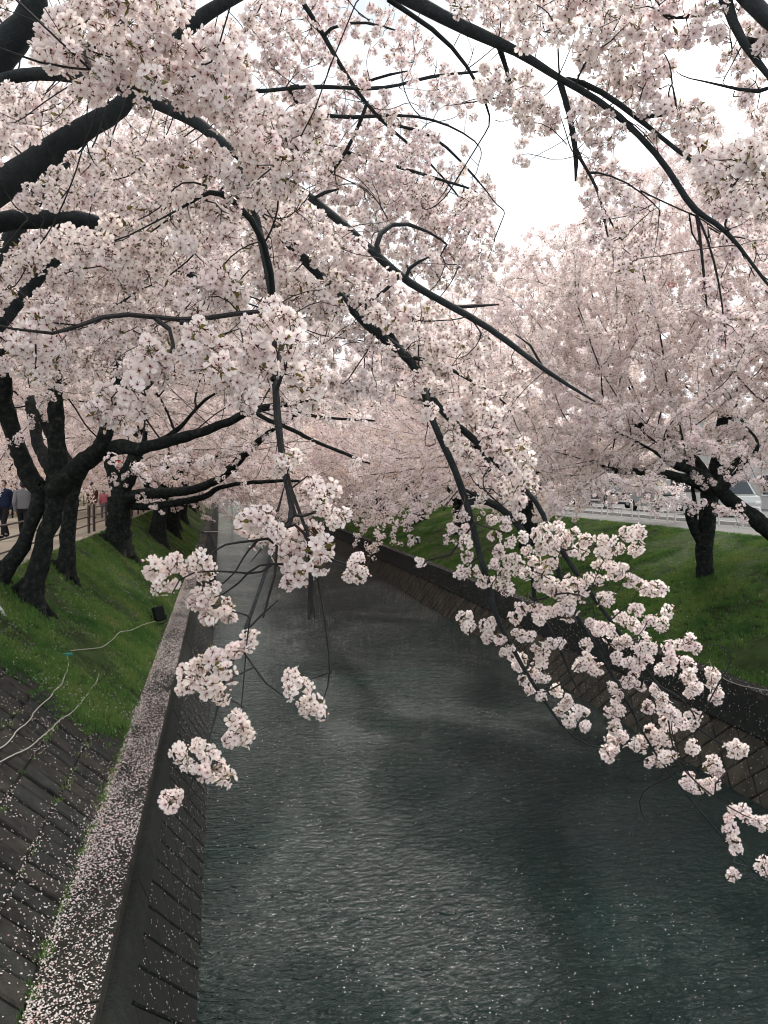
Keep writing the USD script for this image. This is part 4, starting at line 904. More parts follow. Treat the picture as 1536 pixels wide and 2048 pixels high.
BARE = [sg.LineString([(-60, 425), (0, 375), (60, 322), (120, 287), (180, 252), (240, 228)]).buffer(44), sg.LineString([(-40, 449), (60, 441), (190, 437)]).buffer(26), sg.LineString([(0, 112), (45, 45), (75, 0)]).buffer(40), sg.LineString([(0, 157), (170, 156)]).buffer(22),
        sg.LineString([(0, 645), (50, 590), (110, 525)]).buffer(24), sg.LineString([(0, 525), (25, 470), (50, 430)]).buffer(20), sg.LineString([(260, 175), (320, 205), (400, 250), (470, 310)]).buffer(20), sg.LineString([(352, 70), (420, 22), (480, -10)]).buffer(26),
        sg.LineString([(583, 362), (640, 410), (700, 455), (755, 512), (820, 570), (900, 610), (980, 655), (1050, 710), (1140, 775), (1190, 803)]).buffer(15), sg.LineString([(607, 524), (657, 574), (701, 615), (770, 684)]).buffer(16), sg.LineString([(845, 780), (910, 850), (990, 940)]).buffer(12),
        sg.LineString([(818, 0), (943, 65), (1033, 103), (1118, 163), (1198, 195), (1283, 276), (1350, 366), (1393, 430), (1478, 491), (1517, 545)]).buffer(16), sg.LineString([(1127, 195), (1151, 300), (1151, 360)]).buffer(12), sg.LineString([(1168, 160), (1243, 210), (1318, 270), (1400, 335)]).buffer(11)]
def fill(poly, d0, d1, r0_, r1_, spacing, n=6000, thr=0.0, sc=0.02):
    """clusters through the volume that a patch of the photograph spans between two depths"""
    g = sg.Polygon(poly); x0, y0, x1, y1 = g.bounds; got = []
    for _ in range(n):
        x, y = rng.uniform(x0, x1), rng.uniform(y0, y1)
        if not g.contains(sg.Point(x, y)) or any(b.contains(sg.Point(x, y)) for b in BARE): continue
        if thr and meshkit.fbm(np.array([[x * sc, y * sc, 3.3]]), 3, 9)[0] < thr: continue
        if got and min((x - a) ** 2 + (y - b) ** 2 for a, b in got) < spacing ** 2: continue
        got.append((x, y)); dd = rng.uniform(d0, d1); EX.append((P(x, y, dd), rng.uniform(r0_, r1_) * (0.5 * (d0 + d1)) / F / 0.045))
    return len(got)
fill([(60, 50), (200, -10), (350, -10), (410, 60), (480, 70), (490, 190), (420, 250), (330, 215), (220, 235), (140, 150), (70, 110)], 2.3, 2.9, 24, 32, 22)
fill([(430, 160), (500, 210), (560, 230), (640, 220), (650, 300), (600, 330), (610, 390), (500, 400), (470, 330), (440, 260)], 2.4, 3.0, 22, 29, 21)
fill([(300, 290), (430, 290), (480, 380), (470, 480), (370, 500), (330, 430)], 2.6, 3.2, 20, 26, 23, thr=0.35)
fill([(100, 430), (180, 430), (240, 450), (290, 480), (250, 530), (110, 520)], 2.5, 3.0, 24, 30, 28)
fill([(380, 560), (470, 540), (480, 600), (420, 640), (370, 610)], 2.5, 2.8, 24, 30, 26)
fill([(-40, -20), (520, -20), (620, 200), (640, 420), (560, 560), (-40, 560)], 5.0, 7.5, 12, 17, 26, n=9000, thr=0.36)
fill([(-40, 160), (60, 180), (200, 230), (330, 330), (330, 560), (-40, 640), (-40, 480), (40, 420), (40, 300), (-40, 330)], 3.6, 4.8, 17, 23, 20, thr=0.3)
fill([(-40, 560), (260, 470), (420, 500), (480, 640), (380, 740), (120, 760), (-40, 730)], 4.0, 5.6, 15, 20, 19, thr=0.36)
fill([(480, 380), (620, 390), (760, 520), (900, 620), (840, 640), (700, 560), (640, 640), (520, 600)], 3.4, 4.2, 19, 25, 21, thr=0.37)
fill([(620, 560), (700, 640), (780, 720), (860, 830), (960, 940), (1000, 1000), (1080, 1000), (1060, 900), (960, 800), (900, 700), (800, 620), (700, 560)], 3.2, 4.2, 19, 24, 22, thr=0.38)
fill([(840, 620), (1000, 680), (1060, 780), (1000, 860), (930, 820), (860, 730)], 3.4, 4.0, 17, 23, 24, thr=0.4)
fill([(480, -20), (620, -20), (760, 180), (860, 260), (960, 300), (1000, 420), (900, 470), (780, 400), (640, 370), (600, 230), (500, 120)], 5.2, 6.5, 12, 16, 16, thr=0.42)
fill([(620, -20), (820, 30), (880, 100), (960, 240), (860, 230), (740, 150)], 5.2, 6.4, 11, 15, 18, thr=0.47)
fill([(600, 600), (820, 600), (860, 760), (760, 820), (640, 780)], 4.2, 6.0, 13, 18, 22, thr=0.25)
fill([(640, 300), (960, 400), (1010, 500), (960, 600), (850, 560), (760, 500), (640, 400)], 4.8, 6.5, 13, 18, 16, thr=0.35)
fill([(900, -20), (1330, -20), (1345, 40), (1310, 130), (1260, 170), (1150, 110), (1010, 70), (930, 30)], 3.3, 4.2, 19, 25, 22, thr=0.33)
fill([(960, 120), (1060, 150), (1110, 240), (1090, 280), (1010, 220), (960, 190)], 3.5, 4.2, 17, 22, 20, thr=0.3)
fill([(1120, 180), (1260, 160), (1340, 130), (1310, 200), (1400, 210), (1440, 240), (1390, 300), (1250, 260), (1200, 330), (1150, 260)], 3.4, 4.0, 18, 24, 22, thr=0.3)
fill([(1150, 340), (1260, 330), (1340, 420), (1330, 520), (1220, 560), (1180, 460)], 3.4, 4.4, 16, 21, 22, thr=0.4)
fill([(1400, 310), (1500, 290), (1536, 330), (1536, 420), (1440, 420), (1400, 370)], 2.6, 3.1, 24, 30, 25)
fill([(1440, 430), (1560, 420), (1560, 640), (1460, 700), (1400, 620)], 3.4, 4.6, 15, 20, 22, thr=0.4)
ex([(1042, 287, 14), (1036, 320, 13), (1052, 328, 13)], 3.9)
ex([(840, 1124, 13)], 3.4)
print('clusters of the near tree', len(EX))
EP = np.array([p for p, _ in EX]); ES = np.array([s for _, s in EX])
rest = T0.colonize(EP, 0.06, 0.062, 1.0, rng, iters=120, droop=-0.02, start=40)
print('unreached', len(rest), 'nodes', len(T0.p))
# the crown outside the picture, over and beside the camera
att = crown_points(rng, 1500, 5.6, toward=0.15, seed=8, base=2.8, top=8.6, droop=0.3) + np.array([-3.7, 4.6, 0])
def outside(p, m=70):
    q = to_px(p); return (q[:, 2] < 0.25) | (q[:, 0] < -m) | (q[:, 0] > 1536 + m) | (q[:, 1] < -m) | (q[:, 1] > 2048 + m) 
att = att[outside(att) & (att[:, 1] > 0.8 + 0.35 * np.maximum(att[:, 0], 0)) & (np.linalg.norm(att - CAM, axis=1) > 1.6)]
n_tr = len(T0.p)
T0.colonize(att, 0.2, 0.26, 2.5, rng, droop=0.03, start=0)
T0.finish(0.0020, 2.75)
near = thing('cherry_tree', 'nearest cherry tree, its boughs reaching in from the left edge and hanging before the canal', 'cherry tree')
build_wood(near, T0, 0.0095, 0.26, 3, bark='bark_near', sides=(14, 4))
q = to_px(EP)
inside = (q[:, 0] > -25) & (q[:, 0] < 1561) & (q[:, 1] > -25) & (q[:, 1] < 2073)
size = ES / q[:, 2]; order = np.argsort(-np.where(inside, size, 0) - 0.2 * (np.arange(len(EP)) < NEX))
rot = quats(rng, len(EP))
for k, i in enumerate(order[:300]):
    j = int(rng.integers(0, 14)); sub = k < 64
    pth = numbered('blossom_cluster', str(near.GetPath()))
    x = UsdGeom.Xform.Define(stage, pth) if sub else UsdGeom.Mesh.Define(stage, pth)
    x.GetPrim().GetReferences().AddInternalReference(CL0F[j] if sub else CL0[j])
    x.AddTranslateOp().Set(Gf.Vec3d(*EP[i].tolist())); x.AddOrientOp().Set(Gf.Quatf(*map(float, rot[i]))); s = float(ES[i]); x.AddScaleOp().Set(Gf.Vec3f(s, s, s))
    if sub: x.GetPrim().SetInstanceable(True)
o = order[300:]
instancer('blossom', CL0, EP[o], rot[o], ES[o], rng.integers(0, 14, len(o)), near)
pos = []
for k in range(n_tr, len(T0.p)):
    j = T0.parent[k]
    if T0.R[k] < 0.012 and rng.random() < 0.9: pos.append(T0.A[k] + rng.normal(0, 0.05, 3))
pos = np.array(pos); pos = pos[outside(pos, 45) & (np.linalg.norm(pos - CAM, axis=1) > 1.3)]
instancer('blossom', CL1, pos, quats(rng, len(pos)), rng.uniform(0.9, 1.4, len(pos)), rng.integers(0, 8, len(pos)), near)

# ------------------------------------------------------------------ grass and fallen petals
rng = np.random.default_rng(900)
TUFT = []
for k in range(5):
    vs, fs = [], []
    for b in range(22):
        a, r = rng.uniform(0, 6.28), 0.13 * math.sqrt(rng.random()); x, y = r * math.cos(a), r * math.sin(a)
        h = rng.uniform(0.035, 0.10); la = rng.uniform(0, 6.28); le = h * rng.uniform(0.2, 0.9); wd = rng.uniform(0.004, 0.008); o = len(vs)
        dx, dy = math.cos(la), math.sin(la)
        vs += [(x - dy * wd, y + dx * wd, -0.02), (x + dy * wd, y - dx * wd, -0.02), (x + dx * le * 0.4 - dy * wd * .8, y + dy * le * 0.4 + dx * wd * .8, h * 0.6), (x + dx * le * 0.4 + dy * wd * .8, y + dy * le * 0.4 - dx * wd * .8, h * 0.6), (x + dx * le, y + dy * le, h)]
        fs += [[o, o + 1, o + 3], [o, o + 3, o + 2], [o + 2, o + 3, o + 4]]
    TUFT.append(str(emit('grass_tuft', np.array(vs), np.array(fs), 'grass', '/World/pieces').GetPath()))
def yawq(rng, n):
    a = rng.uniform(0, PI, n); return np.stack([np.cos(a), 0 * a, 0 * a, np.sin(a)], -1)
def lz(x): return np.interp(x, [LP, LC], [-0.03, WTOP - 0.015])
def rz(x): return np.interp(x, RXS, RZS)
def leftn(p): return p
n = 30000
y = GRASS0 - 1.2 + (rng.random(n) ** 1.6) * 46; x = rng.uniform(LP, LC + 0.02, n); m = rng.random(n) < np.clip((y - GRASS0 + 0.5 + 0.9 * (meshkit.noise(np.stack([x * 1.5, y * 1.5, 0 * x], -1), 5) - 0.5)) / 1.1, 0.0, 1) ** 1.5 * np.clip((LC - x) / 0.25 + 0.15, 0, 1) * np.clip((meshkit.fbm(np.stack([x * 0.9, y * 0.9, 0 * x], -1), 4, 15) - 0.34) / 0.14, 0.12, 1)
x, y = x[m], y[m]; z = lz(x) + 0.09 * 0.0
pi = instancer('grass', TUFT, np.stack([x, y, z - 0.0], -1), yawq(rng, len(x)), rng.uniform(0.3, 0.75, len(x)) * (0.6 + 0.8 * meshkit.noise(np.stack([x * 1.2, y * 1.2, 0 * x], -1), 44)), rng.integers(0, 5, len(x)))
tag(pi, 'short green grass on the left bank below the tree trunks', 'grass')
n = 26000
n = 46000; y = 6 + (rng.random(n) ** 1.6) * 60; x = rng.uniform(RC, RP + 0.15, n); m = rng.random(n) < np.clip((meshkit.fbm(np.stack([x * 0.6, y * 0.6, 0 * x], -1), 4, 16) - 0.32) / 0.14, 0.15, 1); x, y = x[m], y[m]; n = len(x); z = rz(x)
pi = instancer('grass', TUFT, np.stack([x, y, z - 0.0], -1), yawq(rng, n), rng.uniform(0.5, 1.0, n), rng.integers(0, 5, n))
tag(pi, 'green grass on the right bank around the stubbed trunk', 'grass')
n = 260
y = rng.uniform(3, GRASS0, n); t = np.where(rng.random(n) < 0.45, 0.0, rng.integers(0, 8, n) / 7.0) + rng.normal(0, 0.004, n)
p = A0 + es * (t * SL)[:, None] + np.stack([0 * y, y, 0 * y], -1)
pi = instancer('grass', TUFT, p, yawq(rng, n), rng.uniform(0.25, 0.8, n), rng.integers(0, 5, n)); tag(pi, 'small tufts of weed growing in the joints of the paved slope', 'grass')
pv = np.array([(0, 0, 0), (0.55, -0.38, 0.10), (0.55, 0.38, 0.10), (1.0, -0.16, 0.22), (0.9, 0, 0.2), (1.0, 0.16, 0.22)]) * 0.019 - [0.009, 0, 0]
PET2 = str(emit('wilted_petal', pv * [0.9, 0.8, 1.6], [[0, 1, 2], [1, 3, 4], [1, 4, 2], [2, 4, 5]], 'petal', '/World/pieces', tone=[0.36, 0.25, 0.25, 0.22, 0.25, 0.22]).GetPath())
PET = str(emit('loose_petal', pv, [[0, 1, 2], [1, 3, 4], [1, 4, 2], [2, 4, 5]], 'petal', '/World/pieces', tone=[0.1, 0, 0, 0, 0, 0]).GetPath())
def normq(nrm, rng, n, tilt=0.35):
    """orientations whose z axis is about nrm"""
    nn = np.asarray(nrm) + rng.normal(0, tilt, (n, 3)); nn /= np.linalg.norm(nn, axis=1, keepdims=True)
    a = rng.uniform(0, 2 * PI, n)
    ax = np.stack([-nn[:, 1], nn[:, 0], 0 * a], -1); c = 1 + nn[:, 2]
    q = np.column_stack([c, ax]); q /= np.linalg.norm(q, axis=1, keepdims=True)
    zq = np.stack([np.cos(a / 2), 0 * a, 0 * a, np.sin(a / 2)], -1)
    w1, x1, y1, z1 = q.T; w2, x2, y2, z2 = zq.T
    return np.stack([w1 * w2 - x1 * x2 - y1 * y2 - z1 * z2, w1 * x2 + x1 * w2 + y1 * z2 - z1 * y2, w1 * y2 - x1 * z2 + y1 * w2 + z1 * x2, w1 * z2 + x1 * y2 - y1 * x2 + z1 * w2], -1)
def strew(pos, nrm, label, tilt=0.3, s=(0.55, 1.3)):
    p = instancer('fallen_petals', [PET, PET2], pos, normq(nrm, rng, len(pos), tilt), rng.uniform(*s, len(pos)), (rng.random(len(pos)) < 0.16).astype(int)); tag(p, label, 'petals'); return p
def clumpy(p, sc, lo, hi, seed):
    return rng.random(len(p)) < np.clip((meshkit.fbm(p * sc, 3, seed) - lo) / (hi - lo), 0.03, 1)
n = 46000
p = np.stack([rng.uniform(LC + 0.01, LT - 0.012, n), 1.5 + rng.random(n) ** 1.9 * 44, np.full(n, WTOP + 0.008)], -1)
p = p[clumpy(p, np.array([3.0, 1.2, 1]), 0.12, 0.55, 3)]
k_ = 6000; p = np.vstack([p, np.stack([LC + np.abs(rng.normal(0, 0.07, k_)), 1.5 + rng.random(k_) ** 1.4 * 40, np.full(k_, WTOP + 0.012)], -1)])
strew(p, [0, 0, 1.0], 'white petals lying thick on the concrete coping of the left wall', 0.35)
n = 15000
t = rng.random(n) ** 1.5; y = rng.uniform(1, GRASS0 + 2, n)
jn = rng.random(n) < 0.3; t = np.where(jn, np.round(t * 7) / 7 + rng.normal(0, 0.006, n), t); t = np.abs(t)
p = A0 + es * (t * SL)[:, None] + np.stack([0 * y, y, 0 * y], -1) + en * 0.013
p = p[clumpy(p, np.array([1.4, 1.4, 1.4]), 0.35, 0.75, 4)]
strew(p + en * 0.0, en, 'white petals scattered over the block paving of the near left slope', 0.3)
n = 4200
y = GRASS0 + rng.random(n) ** 1.4 * 34; x = rng.uniform(LP, LC, n)
strew(np.stack([x, y, lz(x) + 0.05], -1), en, 'petals sprinkled in the grass of the left bank', 0.5)
n = 5000
y = 8 + rng.random(n) ** 1.3 * 50; x = rng.uniform(RC, RP, n)
strew(np.stack([x, y, rz(x) + 0.07], -1), [-0.3, 0, 0.95], 'petals sprinkled in the grass of the right bank', 0.5)
def face(W, n, y0, y1, v0, v1, off, pw=1.5):
    org, dv, nrm, Ls = W
    return org + np.stack([0 * rng.random(n), y0 + rng.random(n) ** pw * (y1 - y0), np.zeros(n)], -1) + dv * (rng.uniform(v0, v1, n))[:, None] + nrm * off
strew(face(WL, 3200, 1, 26, 0.15, 1.75, 0.0), WL[2], 'petals stuck to the dark face of the left canal wall', 0.25, (0.6, 1.1))
strew(np.vstack([face(WR, 1500, 8, 40, 0.0, 0.72, 0.062), face(WR, 1500, 8, 40, 0.72, 1.7, 0.024)]), WR[2], 'petals stuck to the face of the right canal wall', 0.25, (0.7, 1.2))
n = 2500
strew(np.stack([rng.uniform(RT, RC, n), 8 + rng.random(n) ** 1.4 * 45, np.full(n, WTOP + 0.01)], -1), [0, 0, 1.0], 'petals on the coping of the right wall', 0.35)
n = 9000
p = np.stack([rng.uniform(LB + 0.05, RB - 0.05, n), 2 + rng.random(n) ** 1.3 * 40, np.full(n, WATER + 0.006)], -1)
p = p[clumpy(p, np.array([0.6, 0.45, 1]), 0.38, 0.7, 6)]
strew(p, [0, 0, 1.0], 'petals floating on the dark canal water', 0.05, (0.6, 1.05))

# ------------------------------------------------------------------ railing, barriers, lamps, cords
fc = thing('railing', 'dark brown post-and-rail fence between the footpath and the left grass bank', 'railing')
ys = [7.4, 10.4, 13.4, 16.3] + [to for to in (ground(154, 1080)[1], ground(185, 1067)[1])] 
ys = sorted(ys + [ys[-1] + 1.1 + 3.0 * k for k in range(0, 13)])
FX = -4.22
for y in ys:
    c = trimesh.creation.cylinder(radius=0.045, height=1.15, sections=10); c.apply_translation([FX, y, 0.32]); k = trimesh.creation.icosphere(1, 0.047); k.apply_scale([1, 1, 0.5]); k.apply_translation([FX, y, 0.895])
    obj('post', [c, k], 'fence_brown', fc, smooth=40)
for a, b in zip(ys[:-1], ys[1:]):
    for h in (0.26, 0.53, 0.80): obj('rail', rod([FX, a + 0.04, h], [FX, b - 0.04, h], 0.022), 'fence_brown', fc, smooth=40)
bf = thing('iron_fence', 'black iron fence of thin upright bars along the far side of the footpath', 'iron fence')
for k in range(22):
    y = 22 + k * 2.2; obj('post', box(-9.43, -9.37, y - 0.03, y + 0.03, -0.05, 1.25), 'black_metal', bf)
    for h in (0.15, 1.1): obj('rail', box(-9.415, -9.385, y + 0.032, y + 2.168, h, h + 0.04), 'black_metal', bf)
    for q in range(1, 12): obj('bar', box(-9.409, -9.391, y + q * 0.18 + 0.01, y + q * 0.18 + 0.028, 0.192, 1.098), 'black_metal', bf) if k < 13 else None
def bent(pts, r, n=8):
    v, f = tube(smooth_path(np.column_stack([pts, [r] * len(pts)]), 0.06)[:, :3], [r] * len(smooth_path(np.column_stack([pts, [r] * len(pts)]), 0.06)), n); return trimesh.Trimesh(v, f, process=False)
stage.CreateClassPrim('/World/pieces/barrier')
obj('frame', bent([(0, 0, 0), (0, 0.0, 0.62), (0, 0.05, 0.72), (0, 0.15, 0.75), (0, 2.25, 0.75), (0, 2.35, 0.72), (0, 2.4, 0.62), (0, 2.4, 0)], 0.035), 'white_paint', '/World/pieces/barrier', smooth=40)
obj('rail', rod([0, 0.03, 0.42], [0, 2.37, 0.42], 0.022), 'white_paint', '/World/pieces/barrier', smooth=40)
obj('brace', bent([(0, 0.9, 0.44), (0.03, 1.05, 0.25), (0, 0.95, 0.0)], 0.02), 'white_paint', '/World/pieces/barrier', smooth=40)
obj('brace', bent([(0, 1.5, 0.44), (0.03, 1.35, 0.25), (0, 1.45, 0.0)], 0.02), 'white_paint', '/World/pieces/barrier', smooth=40)
for k in range(17):
    b = thing('road_barrier', f'white pipe barrier beside the right road, {NTH[k]} counted from the nearest', 'barrier', (18.7, 16 + k * 3.0, 0.0), 0, 'white pipe barriers along the right road')
    b.GetPrim().GetReferences().AddInternalReference('/World/pieces/barrier'); b.GetPrim().SetInstanceable(True)
kb = thing('kerb', 'pale concrete kerb line behind the white barriers on the right', 'kerb'); tag(kb, kind='structure')
for k in range(26): obj('kerb_stone', box(19.3, 19.48, 12 + k * 2.5 + 0.01, 14.5 + k * 2.5 - 0.01, -0.1, 0.14), 'building_wall', kb)

def floodlight(px, label, body, s=1.0, aim=0.6):
    g = ground(*px); t = thing('floodlight', label, 'floodlight', g, aim, scale=s)
    h = rbox(0.26, 0.17, 0.36, 0.03, (0, 0, 0)); R_ = trimesh.transformations.rotation_matrix(-0.35, [1, 0.3, 0]); h.apply_transform(R_); h.apply_translation([0, 0, 0.30])
    obj('housing', h, body, t, smooth=30)
    gl = rbox(0.21, 0.012, 0.30, 0.005, (0, 0.088, 0)); gl.apply_transform(R_); gl.apply_translation([0, 0, 0.30]); obj('glass', gl, 'dark_glass', t)
    obj('bracket', bent([(-0.185, 0, 0.27), (-0.19, 0, 0.1), (-0.1, 0, 0.05), (0.1, 0, 0.05), (0.19, 0, 0.1), (0.185, 0, 0.27)], 0.012, 6), body, t)
    obj('spike', rod([0, 0, -0.15], [0, 0, 0.05], 0.014), body, t)
    return g
fl = floodlight((318, 1252), 'black floodlight on a ground spike in the grass beside the left wall', 'black_metal', 1.05, 0.5)
floodlight((822, 1094), 'pale lamp head lying low on the right bank, left one of the pair', 'white_paint', 0.9, 2.2)
floodlight((836, 1089), 'pale lamp head lying low on the right bank, right one of the pair', 'white_paint', 0.9, 2.2)
def cord(px, r, label, m='white_cable', lift=0.02):
    pts = []
    for a, b in px:
        g = ground(a, b); pts.append([*(g + [0, 0, r + lift]), r])
    q = smooth_path(pts, 0.08); v, f = tube(q[:, :3] + np.column_stack([rng.normal(0, 0.004, (len(q), 2)), 0 * q[:, 0]]), q[:, 3], 6)
    t = emit('power_cord', v, f, m, smooth=True); tag(t, label, 'cord'); return t
cord([(316, 1250), (290, 1257), (262, 1270), (240, 1274), (225, 1290), (205, 1305), (190, 1308), (165, 1311), (140, 1314)], 0.006, 'thin pale cord running from the black floodlight to a green connector', lift=0.10)
cord([(136, 1318), (136, 1340), (128, 1360), (122, 1375), (108, 1387), (103, 1398), (85, 1413), (70, 1428), (58, 1448), (35, 1467), (20, 1487), (0, 1503), (-50, 1530)], 0.008, 'pale cord down the paved slope from the green connector', lift=0.03)
cord([(203, 1307), (206, 1318), (200, 1345), (193, 1368), (182, 1382), (170, 1400), (158, 1415), (140, 1433), (120, 1445), (105, 1462), (85, 1478), (60, 1500), (30, 1515), (0, 1530), (-60, 1556)], 0.008, 'pale cord branching off over the grass edge, nearer the canal', lift=0.03)
cord([(1418, 1322), (1428, 1343), (1452, 1362), (1480, 1373), (1510, 1379), (1550, 1387)], 0.006, 'thin cord trailing over the coping at the right edge')
g = ground(135, 1316); c = rbox(0.16, 0.06, 0.05, 0.015, (0, 0, 0.06)); c.apply_translation(g); tag(obj('cable_connector', c, 'green_plastic'), 'small green plastic cable connector in the grass edge', 'connector')
a = ground(14, 1232); b = a + np.array([-0.45, 0.1, 0.55]); t = thing('pipe_stake', 'white pipe stake leaning at the left edge of the grass', 'stake')
obj('pipe', trimesh.creation.annulus(0.045, 0.06, segment=[a - [0, 0, 0.1], b]), 'white_paint', t, smooth=30); obj('cap', rod(b, b + (b - a) * 0.03, 0.05), 'white_paint', t, smooth=30)
a = ground(403, 1066) + [0, 0, 0.1]; b = a + np.array([1.25, 0.0, -0.02]); t = thing('steel_tube', 'thin steel tube with blue end sticking out over the left wall', 'tube')
obj('tube', rod(a + (b - a) * 0.13, b, 0.03), 'steel', t, smooth=40); obj('blue_grip', rod(a, a + (b - a) * 0.128, 0.06, 10), 'blue_plastic', t, smooth=40); obj('foot', rod(a + [0.3, 0, -0.22], a + [0.3, 0, -0.03], 0.02), 'steel', t)

def lantern(p, r, label):
    t = thing('paper_lantern', label, 'lantern', p)
    n = 13; zs = np.linspace(-1, 1, 2 * n - 1); pr = [(max(0.02, r * math.sqrt(max(0, 1 - (0.86 * z) ** 2)) * (1.0 if k % 2 == 0 else 0.955)), z * r * 1.12) for k, z in enumerate(zs)]
    s = trimesh.creation.revolve(np.array(pr), sections=20); obj('shade', s, 'lantern_paper', t, smooth=25)
    for z in (-1, 1):
        c = trimesh.creation.annulus(r * 0.3, r * 0.52, r * 0.16, sections=20); c.apply_translation([0, 0, z * r * 1.2]); obj('ring', c, 'black_metal', t)
    obj('string', rod([0, 0, r * 1.2], [0, 0, r * 1.2 + 0.5], 0.006, 5), 'black_metal', t)
lantern(P(237, 930, 31), 0.15, 'small red paper lantern hanging in the fork of the left trees')
lantern(P(1343, 566, 19.5), 0.1, 'red paper lantern half hidden among blossom high on the right')

# ------------------------------------------------------------------ people on the footpath
def person(px, label, yaw, top, legs, height=1.66, stride=0.28, extra=None, hairlen=0.1, longcoat=0.0, bag=None, loc=None):
    g = ground(*px) if loc is None else np.array(loc); t = thing('person', label, 'person', (g[0], g[1], 0.0), yaw, scale=height / 1.66)
    S = lambda r: m3.Manifold.sphere(r, 12)
    def chain(js):
        return [m3.Manifold.batch_hull([S(a[3]).translate(a[:3]), S(b[3]).translate(b[:3])]) for a, b in zip(js[:-1], js[1:])]
    def solid(ms, L_=0.03, it=6):
        m = m3.Manifold.batch_boolean(ms, m3.OpType.Add).refine_to_length(L_).to_mesh()
        q = trimesh.Trimesh(m.vert_properties[:, :3], m.tri_verts, process=True); trimesh.smoothing.filter_taubin(q, iterations=it); return q
    st = stride; hip, kn, an = 0.86, 0.48, 0.08
    LJ = {s: [(s * 0.085, 0, hip, 0.085), (s * 0.09, q * st * 0.55 + 0.03, kn, 0.055), (s * 0.09, q * st - (0.08 if q < 0 else 0), an, 0.037)] for s, q in ((-1, 1), (1, -1))}
    AJ = {s: [(s * 0.185, 0, 1.34, 0.05), (s * 0.225, -q * 0.10, 1.07, 0.04), (s * 0.21, -q * 0.10 + 0.12, 0.85, 0.028)] for s, q in ((-1, 1), (1, -1))}
    body = []
    for s in (-1, 1):
        j = LJ[s]; body += chain(j); body += chain([j[2], (j[2][0], j[2][1] + 0.13, 0.045, 0.03)]); body += chain([(0, 0, 1.34, 0.07), AJ[s][0]]) + chain(AJ[s])
        h = np.array(AJ[s][2][:3]); body += chain([(*h, 0.026), (*(h + [0, 0.02, -0.085]), 0.03)])
        for f_ in range(4): b = h + [(-0.02 + f_ * 0.013), 0.022, -0.095]; body += chain([(*b, 0.009), (*(b + [0, 0.012, -0.045]), 0.008), (*(b + [0, 0.03, -0.065 + 0.006 * abs(f_ - 1.5)]), 0.007)])
        body += chain([(*(h + [-s * 0.025, 0.02, -0.05]), 0.010), (*(h + [-s * 0.04, 0.045, -0.085]), 0.008)])
    body += chain([(0, 0, 0.9, 0.115), (0, 0.0, 1.1, 0.11), (0, 0, 1.28, 0.12), (0, 0.0, 1.42, 0.055), (0, 0.015, 1.5, 0.05)])
    head = S(0.1).scale((0.78, 0.95, 1.18)).translate((0, 0.025, 1.56)); body += [head, S(0.055).scale((0.8, 1, 0.8)).translate((0, 0.07, 1.49)), S(0.016).scale((0.8, 1.2, 1.3)).translate((0, 0.125, 1.55))] + [S(0.02).scale((0.4, 0.8, 1.3)).translate((s * 0.08, 0.02, 1.55)) for s in (-1, 1)]
    obj('body', solid(body, 0.02, 4), 'skin', t, smooth=True)
    for s in (-1, 1): e = trimesh.creation.icosphere(1, 0.011); e.apply_translation([s * 0.032, 0.112, 1.575]); obj('eye', e, 'hair', t)
    tr = []
    for s in (-1, 1): tr += chain([(a, b, c, d + 0.018) for a, b, c, d in LJ[s]])
    tr += chain([(-0.06, 0, 0.88, 0.115), (0.06, 0, 0.88, 0.115)]); obj('trousers', solid(tr), 'cloth_' + legs, t, smooth=True)
    co = []
    for s in (-1, 1): co += chain([(0, 0, 1.35, 0.09), (AJ[s][0][0], 0, 1.345, 0.07)]) + chain([(a, b, c, d + 0.022) for a, b, c, d in AJ[s]])
    co += [m3.Manifold.batch_hull([S(0.13).translate((x, 0, z)) for x in (-0.06, 0.06) for z in (0.95, 1.27)] + [S(0.065).translate((0, 0, 1.42))])]
    if longcoat: co += [m3.Manifold.batch_hull([S(0.13).translate((x, 0, 0.98)) for x in (-0.06, 0.06)] + [S(0.14).translate((x * 1.2, y, 0.98 - longcoat)) for x in (-0.08, 0.08) for y in (-0.05, 0.07)])]
    obj('coat', solid(co), 'cloth_' + top, t, smooth=True)
    hr = [S(0.107).scale((0.84, 0.97, 1.14)).translate((0, 0.002, 1.585)) - m3.Manifold.cube((0.3, 0.2, 0.3), True).translate((0, 0.16, 1.5))]
    if hairlen > 0.12: hr += [m3.Manifold.batch_hull([S(0.07).translate((0, -0.05, 1.58)), S(0.075).translate((0, -0.07, 1.56 - hairlen))])]
    obj('hair', solid(hr, 0.03, 2), 'hair', t, smooth=True)
    for s in (-1, 1):
        j = LJ[s][2]; sh = m3.Manifold.batch_hull([S(0.045).translate((j[0], j[1], 0.05)), S(0.04).translate((j[0], j[1] + 0.14, 0.04))]); obj('shoe', solid([sh], 0.03, 1), 'cloth_black', t, smooth=True)
    if bag:
        b = rbox(0.26, 0.12, 0.2, 0.03, (0.27, 0.05, 0.9)); obj('bag', b, 'cloth_' + bag, t, smooth=30); obj('strap', bent([(0.17, 0, 1.4), (0.25, 0.03, 1.2), (0.28, 0.05, 1.0)], 0.012, 5), 'cloth_' + bag, t)
    return t
person((185, 1036), 'person in a brown coat and pale trousers walking on the path beyond the railing', 0.3, 'brown', 'beige', 1.64, longcoat=0.16, hairlen=0.2)
person((208, 1037), 'small person in a pink jacket walking beside the brown coat', 0.2, 'pink', 'grey', 1.3)
person((297, 1021), 'person in a white jacket standing between the left trunks', 2.4, 'white', 'navy', 1.66, stride=0.08, hairlen=0.16)
person((314, 1022), 'person in dark clothes next to the white jacket, beyond the left trunks', 3.3, 'black', 'navy', 1.72, stride=0.1)
